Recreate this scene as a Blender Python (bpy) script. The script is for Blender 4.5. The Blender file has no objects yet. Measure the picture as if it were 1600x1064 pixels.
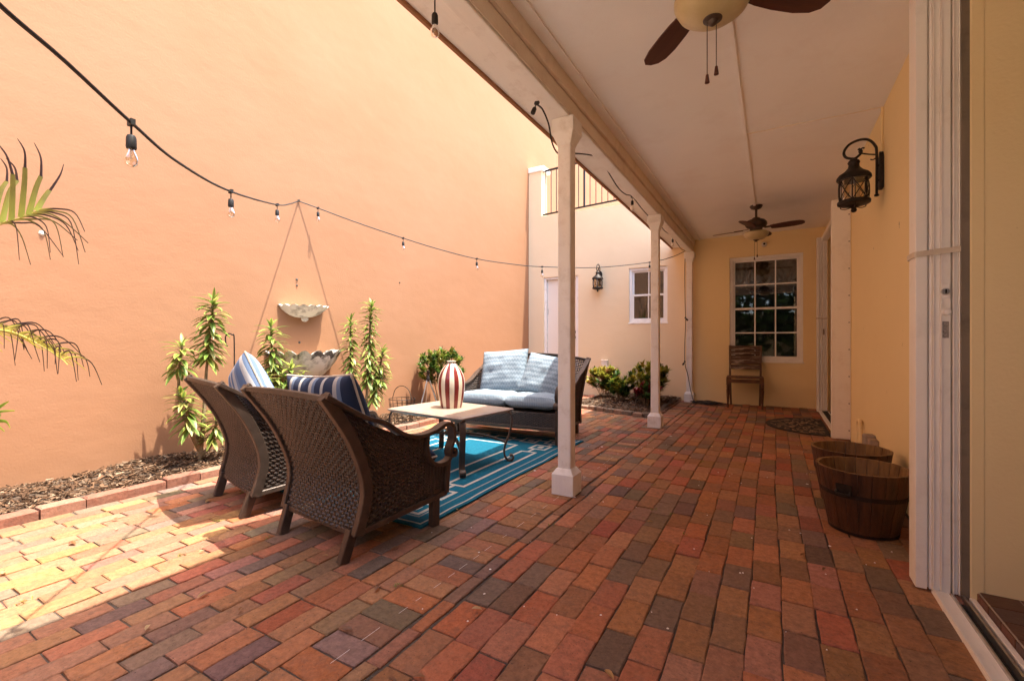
import bpy, math, random
from mathutils import Vector, Matrix, noise
random.seed(7)
R = math.radians
scene = bpy.context.scene
col = scene.collection

# ------------------------------------------------------------------ camera
cam_d = bpy.data.cameras.new('camera'); cam_d.lens = 16.0; cam_d.sensor_width = 36.0
cam_d.clip_start = 0.03; cam_d.clip_end = 500
cam = bpy.data.objects.new('camera', cam_d); col.objects.link(cam)
cam.location = (0, 0, 1.0); cam.rotation_euler = (R(90), 0, R(29.79))
scene.camera = cam
# ------------------------------------------------------------------ sky, sun, exposure
SA, SB = 0.29, 0.09                       # sunlight travels (-SA, -SB, -1)
world = bpy.data.worlds.new('World'); scene.world = world; world.use_nodes = True
wn = world.node_tree.nodes; wl = world.node_tree.links
for n in list(wn): wn.remove(n)
sky = wn.new('ShaderNodeTexSky'); sky.sky_type = 'NISHITA'; sky.sun_disc = False
sky.sun_elevation = math.atan2(1, math.hypot(SA, SB)); sky.sun_rotation = math.atan2(SA, SB)
sky.air_density = .75; sky.dust_density = 3.0; sky.ozone_density = .6
bg = wn.new('ShaderNodeBackground'); bg.inputs['Strength'].default_value = 0.15
wo = wn.new('ShaderNodeOutputWorld')
wl.new(sky.outputs[0], bg.inputs['Color']); wl.new(bg.outputs[0], wo.inputs['Surface'])
sun_d = bpy.data.lights.new('sun', 'SUN'); sun_d.energy = 2.1; sun_d.angle = R(0.55); sun_d.color = (1, .945, .85)
sun = bpy.data.objects.new('sun', sun_d); col.objects.link(sun)
sun.rotation_euler = Vector((-SA, -SB, -1)).to_track_quat('-Z', 'Y').to_euler(); sun.location = (6, 3, 12)
scene.view_settings.view_transform = 'Standard'; scene.view_settings.look = 'None'
scene.view_settings.exposure = 2.65; scene.view_settings.gamma = 1.0
scene.view_settings.use_curve_mapping = False
scene.render.engine = 'CYCLES'
scene.cycles.use_denoising = True
scene.cycles.max_bounces = 14; scene.cycles.diffuse_bounces = 8; scene.cycles.transparent_max_bounces = 24
scene.cycles.sample_clamp_indirect = 6.0

# ------------------------------------------------------------------ materials
def mk(name):
    m = bpy.data.materials.new(name); m.use_nodes = True
    return m, m.node_tree.nodes, m.node_tree.links, m.node_tree.nodes['Principled BSDF']
def pmat(name, c1, c2=None, scale=6.0, rough=0.7, bump=0.0, bscale=60.0, metal=0.0, stretch=(1, 1, 1), dirt=None, dscale=3.0, damt=.5, spec=.4, rvar=0.0, detail=5):
    m, N, L, P = mk(name)
    tc = N.new('ShaderNodeTexCoord'); mp = N.new('ShaderNodeMapping'); mp.inputs['Scale'].default_value = stretch
    L.new(tc.outputs['Object'], mp.inputs[0])
    P.inputs['Roughness'].default_value = rough; P.inputs['Metallic'].default_value = metal
    P.inputs['Specular IOR Level'].default_value = spec
    out = None
    nz = N.new('ShaderNodeTexNoise'); nz.inputs['Scale'].default_value = scale; nz.inputs['Detail'].default_value = detail
    nz.inputs['Roughness'].default_value = .6
    L.new(mp.outputs[0], nz.inputs['Vector'])
    if c2 is not None:
        rp = N.new('ShaderNodeValToRGB'); rp.color_ramp.elements[0].position = .32; rp.color_ramp.elements[1].position = .68
        rp.color_ramp.elements[0].color = (*c1, 1); rp.color_ramp.elements[1].color = (*c2, 1)
        L.new(nz.outputs['Fac'], rp.inputs[0]); out = rp.outputs[0]
    else:
        P.inputs['Base Color'].default_value = (*c1, 1)
    if dirt is not None:
        n2 = N.new('ShaderNodeTexNoise'); n2.inputs['Scale'].default_value = dscale; n2.inputs['Detail'].default_value = 8
        n2.inputs['Roughness'].default_value = .7
        L.new(tc.outputs['Object'], n2.inputs['Vector'])
        r2 = N.new('ShaderNodeValToRGB'); r2.color_ramp.elements[0].position = .52; r2.color_ramp.elements[1].position = .74
        r2.color_ramp.elements[1].color = (damt, damt, damt, 1)
        L.new(n2.outputs['Fac'], r2.inputs[0])
        mx = N.new('ShaderNodeMixRGB'); L.new(r2.outputs[0], mx.inputs[0])
        if out is not None: L.new(out, mx.inputs[1])
        else: mx.inputs[1].default_value = (*c1, 1)
        mx.inputs[2].default_value = (*dirt, 1); out = mx.outputs[0]
    if out is not None: L.new(out, P.inputs['Base Color'])
    if rvar:
        mr = N.new('ShaderNodeMapRange'); mr.inputs[3].default_value = rough - rvar; mr.inputs[4].default_value = rough + rvar
        L.new(nz.outputs['Fac'], mr.inputs[0]); L.new(mr.outputs[0], P.inputs['Roughness'])
    if bump:
        nb = N.new('ShaderNodeTexNoise'); nb.inputs['Scale'].default_value = bscale; nb.inputs['Detail'].default_value = 4
        L.new(mp.outputs[0], nb.inputs['Vector'])
        b = N.new('ShaderNodeBump'); b.inputs['Strength'].default_value = bump; b.inputs['Distance'].default_value = .01
        L.new(nb.outputs['Fac'], b.inputs['Height']); L.new(b.outputs[0], P.inputs['Normal'])
    return m
def stucco(name, c1, c2, dirt, s1=1.1, amt=.45):
    # painted render: broad trowel swells, fine grain, soft blotches, few marks
    m, N, L, P = mk(name)
    tc = N.new('ShaderNodeTexCoord')
    mp = N.new('ShaderNodeMapping'); mp.inputs['Scale'].default_value = (1, .75, 1.15); L.new(tc.outputs['Object'], mp.inputs[0])
    a = N.new('ShaderNodeTexNoise'); a.inputs['Scale'].default_value = s1; a.inputs['Detail'].default_value = 7; a.inputs['Roughness'].default_value = .62
    L.new(mp.outputs[0], a.inputs['Vector'])
    rp = N.new('ShaderNodeValToRGB'); rp.color_ramp.elements[0].position = .3; rp.color_ramp.elements[1].position = .7
    rp.color_ramp.elements[0].color = (*c1, 1); rp.color_ramp.elements[1].color = (*c2, 1); L.new(a.outputs['Fac'], rp.inputs[0])
    d = N.new('ShaderNodeTexNoise'); d.inputs['Scale'].default_value = 26; d.inputs['Detail'].default_value = 3; L.new(tc.outputs['Object'], d.inputs['Vector'])
    r2 = N.new('ShaderNodeValToRGB'); r2.color_ramp.elements[0].position = .71; r2.color_ramp.elements[1].position = .8
    r2.color_ramp.elements[1].color = (amt, amt, amt, 1); L.new(d.outputs['Fac'], r2.inputs[0])
    mx = N.new('ShaderNodeMixRGB'); L.new(r2.outputs[0], mx.inputs[0]); L.new(rp.outputs[0], mx.inputs[1]); mx.inputs[2].default_value = (*dirt, 1)
    L.new(mx.outputs[0], P.inputs['Base Color']); P.inputs['Roughness'].default_value = .85; P.inputs['Specular IOR Level'].default_value = .2
    b1 = N.new('ShaderNodeTexNoise'); b1.inputs['Scale'].default_value = 5; b1.inputs['Detail'].default_value = 3; L.new(mp.outputs[0], b1.inputs['Vector'])
    b2 = N.new('ShaderNodeTexNoise'); b2.inputs['Scale'].default_value = 70; b2.inputs['Detail'].default_value = 3; L.new(tc.outputs['Object'], b2.inputs['Vector'])
    bb = N.new('ShaderNodeBump'); bb.inputs['Strength'].default_value = .15; bb.inputs['Distance'].default_value = .03; L.new(b1.outputs['Fac'], bb.inputs['Height'])
    bc = N.new('ShaderNodeBump'); bc.inputs['Strength'].default_value = .3; bc.inputs['Distance'].default_value = .004; L.new(b2.outputs['Fac'], bc.inputs['Height'])
    L.new(bb.outputs[0], bc.inputs['Normal']); L.new(bc.outputs[0], P.inputs['Normal'])
    return m
def colmat(name, rough=.75, bump=.4, bscale=90, var=.35, vscale=25, spec=.35, trans=0.0, pits=None, dust=None, char=None):
    # base colour comes from the piece's own colour attribute, mottled by noise
    m, N, L, P = mk(name)
    at = N.new('ShaderNodeVertexColor'); at.layer_name = 'Col'
    tc = N.new('ShaderNodeTexCoord')
    gv = N.new('ShaderNodeNewGeometry')
    nz = N.new('ShaderNodeTexNoise'); nz.inputs['Scale'].default_value = vscale; nz.inputs['Detail'].default_value = 9; nz.inputs['Roughness'].default_value = .74
    L.new(gv.outputs['Position'], nz.inputs['Vector'])
    mr = N.new('ShaderNodeMapRange'); mr.inputs[1].default_value = .25; mr.inputs[2].default_value = .75
    mr.inputs[3].default_value = 1 - var; mr.inputs[4].default_value = 1 + var; L.new(nz.outputs['Fac'], mr.inputs[0])
    mu = N.new('ShaderNodeVectorMath'); mu.operation = 'SCALE'; L.new(at.outputs['Color'], mu.inputs[0]); L.new(mr.outputs[0], mu.inputs['Scale'])
    out = mu.outputs[0]
    if dust is not None:
        n3 = N.new('ShaderNodeTexNoise'); n3.inputs['Scale'].default_value = 7; n3.inputs['Detail'].default_value = 9; n3.inputs['Roughness'].default_value = .75
        L.new(gv.outputs['Position'], n3.inputs['Vector'])
        r3 = N.new('ShaderNodeValToRGB'); r3.color_ramp.elements[0].position = .5; r3.color_ramp.elements[1].position = .78
        r3.color_ramp.elements[1].color = (.35, .35, .35, 1); L.new(n3.outputs['Fac'], r3.inputs[0])
        mx = N.new('ShaderNodeMixRGB'); L.new(r3.outputs[0], mx.inputs[0]); L.new(out, mx.inputs[1]); mx.inputs[2].default_value = (*dust, 1); out = mx.outputs[0]
    if char is not None:
        n5 = N.new('ShaderNodeTexNoise'); n5.inputs['Scale'].default_value = 19; n5.inputs['Detail'].default_value = 12; n5.inputs['Roughness'].default_value = .8
        ad = N.new('ShaderNodeVectorMath'); ad.inputs[1].default_value = (7.3, 2.1, 4.4); L.new(gv.outputs['Position'], ad.inputs[0]); L.new(ad.outputs[0], n5.inputs['Vector'])
        r5 = N.new('ShaderNodeValToRGB'); r5.color_ramp.elements[0].position = .5; r5.color_ramp.elements[1].position = .7
        r5.color_ramp.elements[1].color = (.62, .62, .62, 1); L.new(n5.outputs['Fac'], r5.inputs[0])
        mx = N.new('ShaderNodeMixRGB'); L.new(r5.outputs[0], mx.inputs[0]); L.new(out, mx.inputs[1]); mx.inputs[2].default_value = (*char, 1); out = mx.outputs[0]
    if pits is not None:
        n4 = N.new('ShaderNodeTexNoise'); n4.inputs['Scale'].default_value = 130; n4.inputs['Detail'].default_value = 3
        L.new(gv.outputs['Position'], n4.inputs['Vector'])
        r4 = N.new('ShaderNodeValToRGB'); r4.color_ramp.elements[0].position = .66; r4.color_ramp.elements[1].position = .72
        r4.color_ramp.elements[1].color = (.8, .8, .8, 1); L.new(n4.outputs['Fac'], r4.inputs[0])
        mx = N.new('ShaderNodeMixRGB'); L.new(r4.outputs[0], mx.inputs[0]); L.new(out, mx.inputs[1]); mx.inputs[2].default_value = (*pits, 1); out = mx.outputs[0]
    L.new(out, P.inputs['Base Color'])
    P.inputs['Roughness'].default_value = rough; P.inputs['Specular IOR Level'].default_value = spec
    if bump:
        nb = N.new('ShaderNodeTexNoise'); nb.inputs['Scale'].default_value = bscale; nb.inputs['Detail'].default_value = 5
        L.new(gv.outputs['Position'], nb.inputs['Vector'])
        b = N.new('ShaderNodeBump'); b.inputs['Strength'].default_value = bump; b.inputs['Distance'].default_value = .006
        L.new(nb.outputs['Fac'], b.inputs['Height']); L.new(b.outputs[0], P.inputs['Normal'])
    if trans:
        t = N.new('ShaderNodeBsdfTranslucent'); L.new(out, t.inputs['Color'])
        ms = N.new('ShaderNodeMixShader'); ms.inputs[0].default_value = trans
        L.new(P.outputs[0], ms.inputs[1]); L.new(t.outputs[0], ms.inputs[2])
        L.new(ms.outputs[0], N['Material Output'].inputs['Surface'])
    return m
def glassmat(name, tint=(1, 1, 1), gloss=.12, rough=.02):
    m, N, L, P = mk(name); N.remove(P)
    t = N.new('ShaderNodeBsdfTransparent'); t.inputs[0].default_value = (*tint, 1)
    g = N.new('ShaderNodeBsdfGlossy'); g.inputs['Roughness'].default_value = rough; g.inputs[0].default_value = (.9, .9, .9, 1)
    lw = N.new('ShaderNodeFresnel'); lw.inputs[0].default_value = 1.38
    mr = N.new('ShaderNodeMapRange'); mr.inputs[3].default_value = gloss * .2; mr.inputs[4].default_value = 1.0; L.new(lw.outputs[0], mr.inputs[0])
    ms = N.new('ShaderNodeMixShader'); L.new(mr.outputs[0], ms.inputs[0]); L.new(t.outputs[0], ms.inputs[1]); L.new(g.outputs[0], ms.inputs[2])
    L.new(ms.outputs[0], N['Material Output'].inputs['Surface'])
    return m
def weathered(name, wood, paint, sc, thr=.5, stretch=(1, 1, 1), rough=.8):
    m, N, L, P = mk(name)
    tc = N.new('ShaderNodeTexCoord'); mp = N.new('ShaderNodeMapping'); mp.inputs['Scale'].default_value = stretch; L.new(tc.outputs['Object'], mp.inputs[0])
    a = N.new('ShaderNodeTexNoise'); a.inputs['Scale'].default_value = sc; a.inputs['Detail'].default_value = 8; a.inputs['Roughness'].default_value = .7; L.new(mp.outputs[0], a.inputs['Vector'])
    rp = N.new('ShaderNodeValToRGB'); rp.color_ramp.elements[0].position = thr - .05; rp.color_ramp.elements[1].position = thr + .05
    rp.color_ramp.elements[0].color = (*wood, 1); rp.color_ramp.elements[1].color = (*paint, 1); L.new(a.outputs['Fac'], rp.inputs[0])
    L.new(rp.outputs[0], P.inputs['Base Color']); P.inputs['Roughness'].default_value = rough
    b = N.new('ShaderNodeBump'); b.inputs['Strength'].default_value = .5; b.inputs['Distance'].default_value = .004; L.new(a.outputs['Fac'], b.inputs['Height']); L.new(b.outputs[0], P.inputs['Normal'])
    return m
def stripes(name, cols, width, axis='X', rough=.9, offset=0.0, bump=.25):
    # woven cloth with straight stripes: a constant ramp run by one object axis
    m, N, L, P = mk(name)
    tc = N.new('ShaderNodeTexCoord'); sp = N.new('ShaderNodeSeparateXYZ'); L.new(tc.outputs['Object'], sp.inputs[0])
    ma = N.new('ShaderNodeMath'); ma.operation = 'MULTIPLY_ADD'; ma.inputs[1].default_value = 1 / width; ma.inputs[2].default_value = 50 + offset
    L.new(sp.outputs[axis], ma.inputs[0])
    fr = N.new('ShaderNodeMath'); fr.operation = 'FRACT'; L.new(ma.outputs[0], fr.inputs[0])
    rp = N.new('ShaderNodeValToRGB'); rp.color_ramp.interpolation = 'CONSTANT'
    el = rp.color_ramp.elements
    while len(el) > 1: el.remove(el[-1])
    el[0].position = 0; el[0].color = (*cols[0][1], 1)
    for p, c in cols[1:]:
        e = el.new(p); e.color = (*c, 1)
    L.new(fr.outputs[0], rp.inputs[0]); L.new(rp.outputs[0], P.inputs['Base Color'])
    P.inputs['Roughness'].default_value = rough; P.inputs['Specular IOR Level'].default_value = .15
    nb = N.new('ShaderNodeTexNoise'); nb.inputs['Scale'].default_value = 220; L.new(tc.outputs['Object'], nb.inputs['Vector'])
    b = N.new('ShaderNodeBump'); b.inputs['Strength'].default_value = bump; b.inputs['Distance'].default_value = .003; L.new(nb.outputs['Fac'], b.inputs['Height']); L.new(b.outputs[0], P.inputs['Normal'])
    return m
def zigzag(name, c1, c2, sc=110):
    m, N, L, P = mk(name)
    tc = N.new('ShaderNodeTexCoord')
    w = N.new('ShaderNodeTexWave'); w.wave_type = 'BANDS'; w.bands_direction = 'DIAGONAL'; w.inputs['Scale'].default_value = sc / 6; w.inputs['Distortion'].default_value = 0
    mp = N.new('ShaderNodeMapping'); L.new(tc.outputs['Object'], mp.inputs[0])
    # fold one axis so that the diagonal bands turn into zigzags
    sp = N.new('ShaderNodeSeparateXYZ'); L.new(mp.outputs[0], sp.inputs[0])
    pp = N.new('ShaderNodeMath'); pp.operation = 'PINGPONG'; pp.inputs[1].default_value = 1.2 / sc; L.new(sp.outputs['X'], pp.inputs[0])
    cb = N.new('ShaderNodeCombineXYZ'); L.new(pp.outputs[0], cb.inputs[0]); L.new(sp.outputs['Y'], cb.inputs[1])
    L.new(cb.outputs[0], w.inputs['Vector'])
    rp = N.new('ShaderNodeValToRGB'); rp.color_ramp.elements[0].position = .42; rp.color_ramp.elements[1].position = .58
    rp.color_ramp.elements[0].color = (*c1, 1); rp.color_ramp.elements[1].color = (*c2, 1); L.new(w.outputs['Fac'], rp.inputs[0])
    L.new(rp.outputs[0], P.inputs['Base Color']); P.inputs['Roughness'].default_value = .9; P.inputs['Specular IOR Level'].default_value = .15
    nb = N.new('ShaderNodeTexNoise'); nb.inputs['Scale'].default_value = 14; nb.inputs['Detail'].default_value = 5; L.new(tc.outputs['Object'], nb.inputs['Vector'])
    b = N.new('ShaderNodeBump'); b.inputs['Strength'].default_value = .5; b.inputs['Distance'].default_value = .02; L.new(nb.outputs['Fac'], b.inputs['Height']); L.new(b.outputs[0], P.inputs['Normal'])
    return m

M = {}
M['orange'] = stucco('orange_stucco', (.318, .158, .079), (.345, .176, .093), (.34, .145, .07), 1.1, .3)
M['tan'] = stucco('tan_stucco', (.755, .60, .39), (.80, .64, .43), (.33, .22, .11), .9, .35)
M['honey'] = stucco('honey_stucco', (.80, .635, .34), (.84, .675, .375), (.3, .17, .07), .9, .4)
M['ceiling'] = pmat('ceiling_paint', (.85, .83, .79), (.88, .86, .82), 1.6, .8, .25, 160, dirt=(.70, .62, .55), dscale=2.2, damt=.3)
M['white_wood'] = pmat('white_painted_wood', (.80, .77, .72), (.84, .81, .76), 9, .55, .35, 45, stretch=(1, 1, .25), dirt=(.5, .42, .33), dscale=9, damt=.55)
M['beam'] = pmat('cream_painted_beam', (.80, .76, .70), (.84, .80, .74), 7, .6, .35, 60, stretch=(1, .15, 1), dirt=(.45, .36, .28), dscale=6, damt=.4)
M['trim'] = pmat('tan_trim_paint', (.72, .62, .5), (.77, .67, .54), 6, .7, .3, 70, dirt=(.38, .25, .16), dscale=5, damt=.4)
M['white_metal'] = pmat('white_powder_coat', (.85, .80, .72), (.88, .83, .75), 4, .38, .06, 120, dirt=(.52, .45, .36), dscale=7, damt=.35)
M['white_vinyl'] = pmat('white_vinyl', (.8, .79, .76), (.84, .83, .8), 5, .4, .05, 90, dirt=(.55, .47, .38), dscale=8, damt=.3)
M['dark_alu'] = pmat('dark_aluminium', (.07, .06, .05), (.12, .10, .08), 12, .5, .2, 80, metal=.3, dirt=(.22, .19, .15), dscale=12, damt=.7)
M['channel'] = pmat('bronze_channel', (.17, .135, .095), (.24, .19, .135), 9, .5, .2, 80, stretch=(1, 1, .2), dirt=(.09, .07, .05), dscale=9, damt=.7)
M['black_gap'] = pmat('black_track_groove', (.012, .011, .01), (.03, .026, .02), 20, .7, .2, 60)
M['bronze'] = pmat('bronze_paint', (.06, .041, .03), (.09, .062, .046), 18, .42, .2, 120, metal=.35, rvar=.08)
M['black_iron'] = pmat('black_iron', (.018, .014, .012), (.035, .027, .022), 25, .48, .35, 120, metal=.5)
M['silver'] = pmat('dull_silver', (.42, .40, .38), (.6, .58, .55), 14, .35, .1, 80, metal=.9)
M['wicker'] = pmat('brown_resin_wicker', (.025, .0165, .012), (.055, .037, .027), 35, .42, .25, 260, spec=.5, rvar=.08)
M['blade'] = pmat('mahogany_blade', (.055, .016, .011), (.09, .028, .018), 8, .45, .1, 60, stretch=(.2, 3, 1))
M['bowl'] = pmat('amber_alabaster', (.44, .35, .17), (.58, .48, .27), 6, .35, .05, 40, stretch=(1, 1, .4), dirt=(.36, .22, .08), dscale=5, damt=.5, spec=.5)
M['stone'] = weathered('weathered_shell_stone', (.34, .30, .25), (.74, .69, .60), 5, .44)
M['stain_stone'] = weathered('stained_rim_stone', (.10, .085, .07), (.62, .56, .47), 9, .52)
M['table_top'] = pmat('beige_tile_top', (.29, .215, .155), (.37, .28, .205), 4, .35, .08, 60, dirt=(.42, .33, .25), dscale=5, damt=.5)
M['table_edge'] = pmat('taupe_table_edge', (.23, .17, .13), (.3, .23, .18), 9, .4, .1, 80)
M['cream_glaze'] = pmat('cream_glaze', (.56, .49, .36), (.64, .57, .44), 9, .28, .15, 30, stretch=(1, 1, .3))
M['maroon_glaze'] = pmat('maroon_glaze', (.13, .018, .016), (.2, .03, .024), 9, .22, .2, 30, spec=.5)
M['barrel'] = pmat('stained_barrel_wood', (.028, .010, .005), (.095, .036, .013), 3.5, .42, .35, 30, stretch=(7, 7, .6), spec=.5, detail=8)
M['barrel_in'] = pmat('barrel_inside_wood', (.12, .058, .018), (.26, .14, .045), 4, .6, .3, 30, stretch=(7, 7, .6))
M['chair_wood'] = weathered('teak_brown', (.085, .035, .015), (.14, .065, .03), 8, .5, (1, 1, .3))
M['peel'] = weathered('peeling_slat', (.075, .04, .022), (.36, .29, .23), 9, .56, (.35, 1, 2.5))
M['peel2'] = weathered('peeling_post', (.11, .06, .035), (.3, .23, .17), 12, .58, (1, 1, .4))
M['soil'] = pmat('dark_soil', (.045, .028, .017), (.10, .064, .04), 14, .95, 1.0, 40)
M['sand'] = pmat('joint_sand', (.06, .045, .033), (.12, .09, .066), 30, .95, .8, 120)
M['brick'] = colmat('clay_brick', .82, .8, 95, .42, 42, .22, pits=(.06, .04, .03), dust=(.31, .18, .125), char=(.13, .085, .06))
M['kerb'] = colmat('kerb_brick', .85, .6, 60, .35, 30, .2, pits=(.06, .04, .03), dust=(.32, .21, .15), char=(.13, .09, .07))
M['chip'] = colmat('wood_chip', .95, .3, 120, .3, 60, .1)
M['leaf'] = colmat('leaf', .42, .12, 40, .12, 30, .4, trans=.3)
M['dry'] = pmat('dry_brown_leaf', (.05, .025, .015), (.12, .06, .03), 20, .7)
M['stem'] = pmat('stem_bark', (.17, .115, .06), (.27, .19, .105), 22, .85, .6, 70)
M['green_stem'] = pmat('palm_rachis', (.34, .31, .06), (.46, .38, .09), 12, .5)
M['rubber'] = pmat('black_rubber', (.012, .011, .010), (.022, .02, .018), 20, .6)
M['bulb'] = glassmat('clear_bulb_glass', (.97, .93, .86), .35)
M['lantern_glass'] = glassmat('seeded_glass', (.86, .77, .6), .5, .12)
M['pane'] = glassmat('window_glass', (.62, .62, .60), .25, .015)
M['rug_blue'] = pmat('rug_teal', (.006, .085, .135), (.012, .12, .185), 60, .95, .5, 400, spec=.1)
M['rug_cream'] = pmat('rug_cream', (.36, .33, .28), (.48, .44, .37), 60, .95, .5, 400, spec=.1)
M['rug_dust'] = pmat('rug_grey_line', (.20, .22, .21), (.29, .29, .26), 70, .95, .5, 400, spec=.1)
M['navy'] = stripes('navy_stripe_cloth', [(0, (.03, .04, .07)), (.36, (.42, .385, .34)), (.50, (.15, .19, .26)), (.62, (.03, .04, .07)), (.88, (.42, .39, .35))], .2, 'X', offset=.45)
M['sky_stripe'] = stripes('blue_white_stripe_cloth', [(0, (.15, .21, .32)), (.3, (.52, .5, .48)), (.42, (.15, .21, .32)), (.6, (.54, .52, .5)), (.85, (.24, .3, .4))], .2, 'X', offset=.35)
M['plain_cream'] = pmat('cream_cloth', (.48, .40, .30), (.56, .47, .36), 40, .95, .4, 300)
M['zigzag'] = zigzag('pale_blue_zigzag_cloth', (.165, .215, .255), (.25, .305, .345), 75)
M['zigzag2'] = zigzag('grey_blue_dotted_cloth', (.16, .21, .25), (.28, .335, .375), 130)
M['mat_black'] = pmat('black_rubber_mat', (.015, .012, .01), (.035, .027, .02), 20, .7, .5, 120)
M['mat_tan'] = pmat('tan_mat_relief', (.22, .14, .085), (.34, .23, .14), 12, .85, .5, 120)
M['door_white'] = pmat('white_door_paint', (.78, .71, .61), (.81, .74, .64), 3, .45, .05, 60)
M['interior'] = pmat('interior_plaster', (.58, .52, .43), (.62, .56, .47), 2, .85)
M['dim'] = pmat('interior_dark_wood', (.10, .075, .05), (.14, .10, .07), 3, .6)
M['curtain'] = pmat('taupe_satin', (.40, .32, .25), (.52, .42, .33), 6, .4, spec=.5)
M['grey_plastic'] = pmat('weathered_grey_plastic', (.27, .21, .16), (.36, .29, .23), 10, .6, .2, 60)
M['tile'] = colmat('brick_tile', .5, .3, 70, .2, 22, .4)
M['grout'] = pmat('tile_grout', (.42, .36, .28), (.5, .43, .34), 40, .9, .4, 120)
M['strap'] = pmat('cream_strap', (.62, .52, .40), (.7, .6, .47), 14, .8, .3, 200)
M['sticker'] = pmat('grey_print_label', (.10, .08, .07), (.46, .4, .34), 190, .5, stretch=(1, 1, 3))
M['roof'] = pmat('roof_membrane', (.4, .37, .33), (.46, .43, .39), 3, .9)
M['ground'] = pmat('bounce_ground', (.52, .44, .35), (.58, .50, .41), 2, .9, .3, 40, dirt=(.42, .38, .33), dscale=1.5, damt=.4)  # unseen ground made pale to throw sunlight up into the porch
M['candle'] = pmat('ivory_lamp_tube', (.62, .5, .33), (.68, .56, .38), 8, .6)

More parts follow.
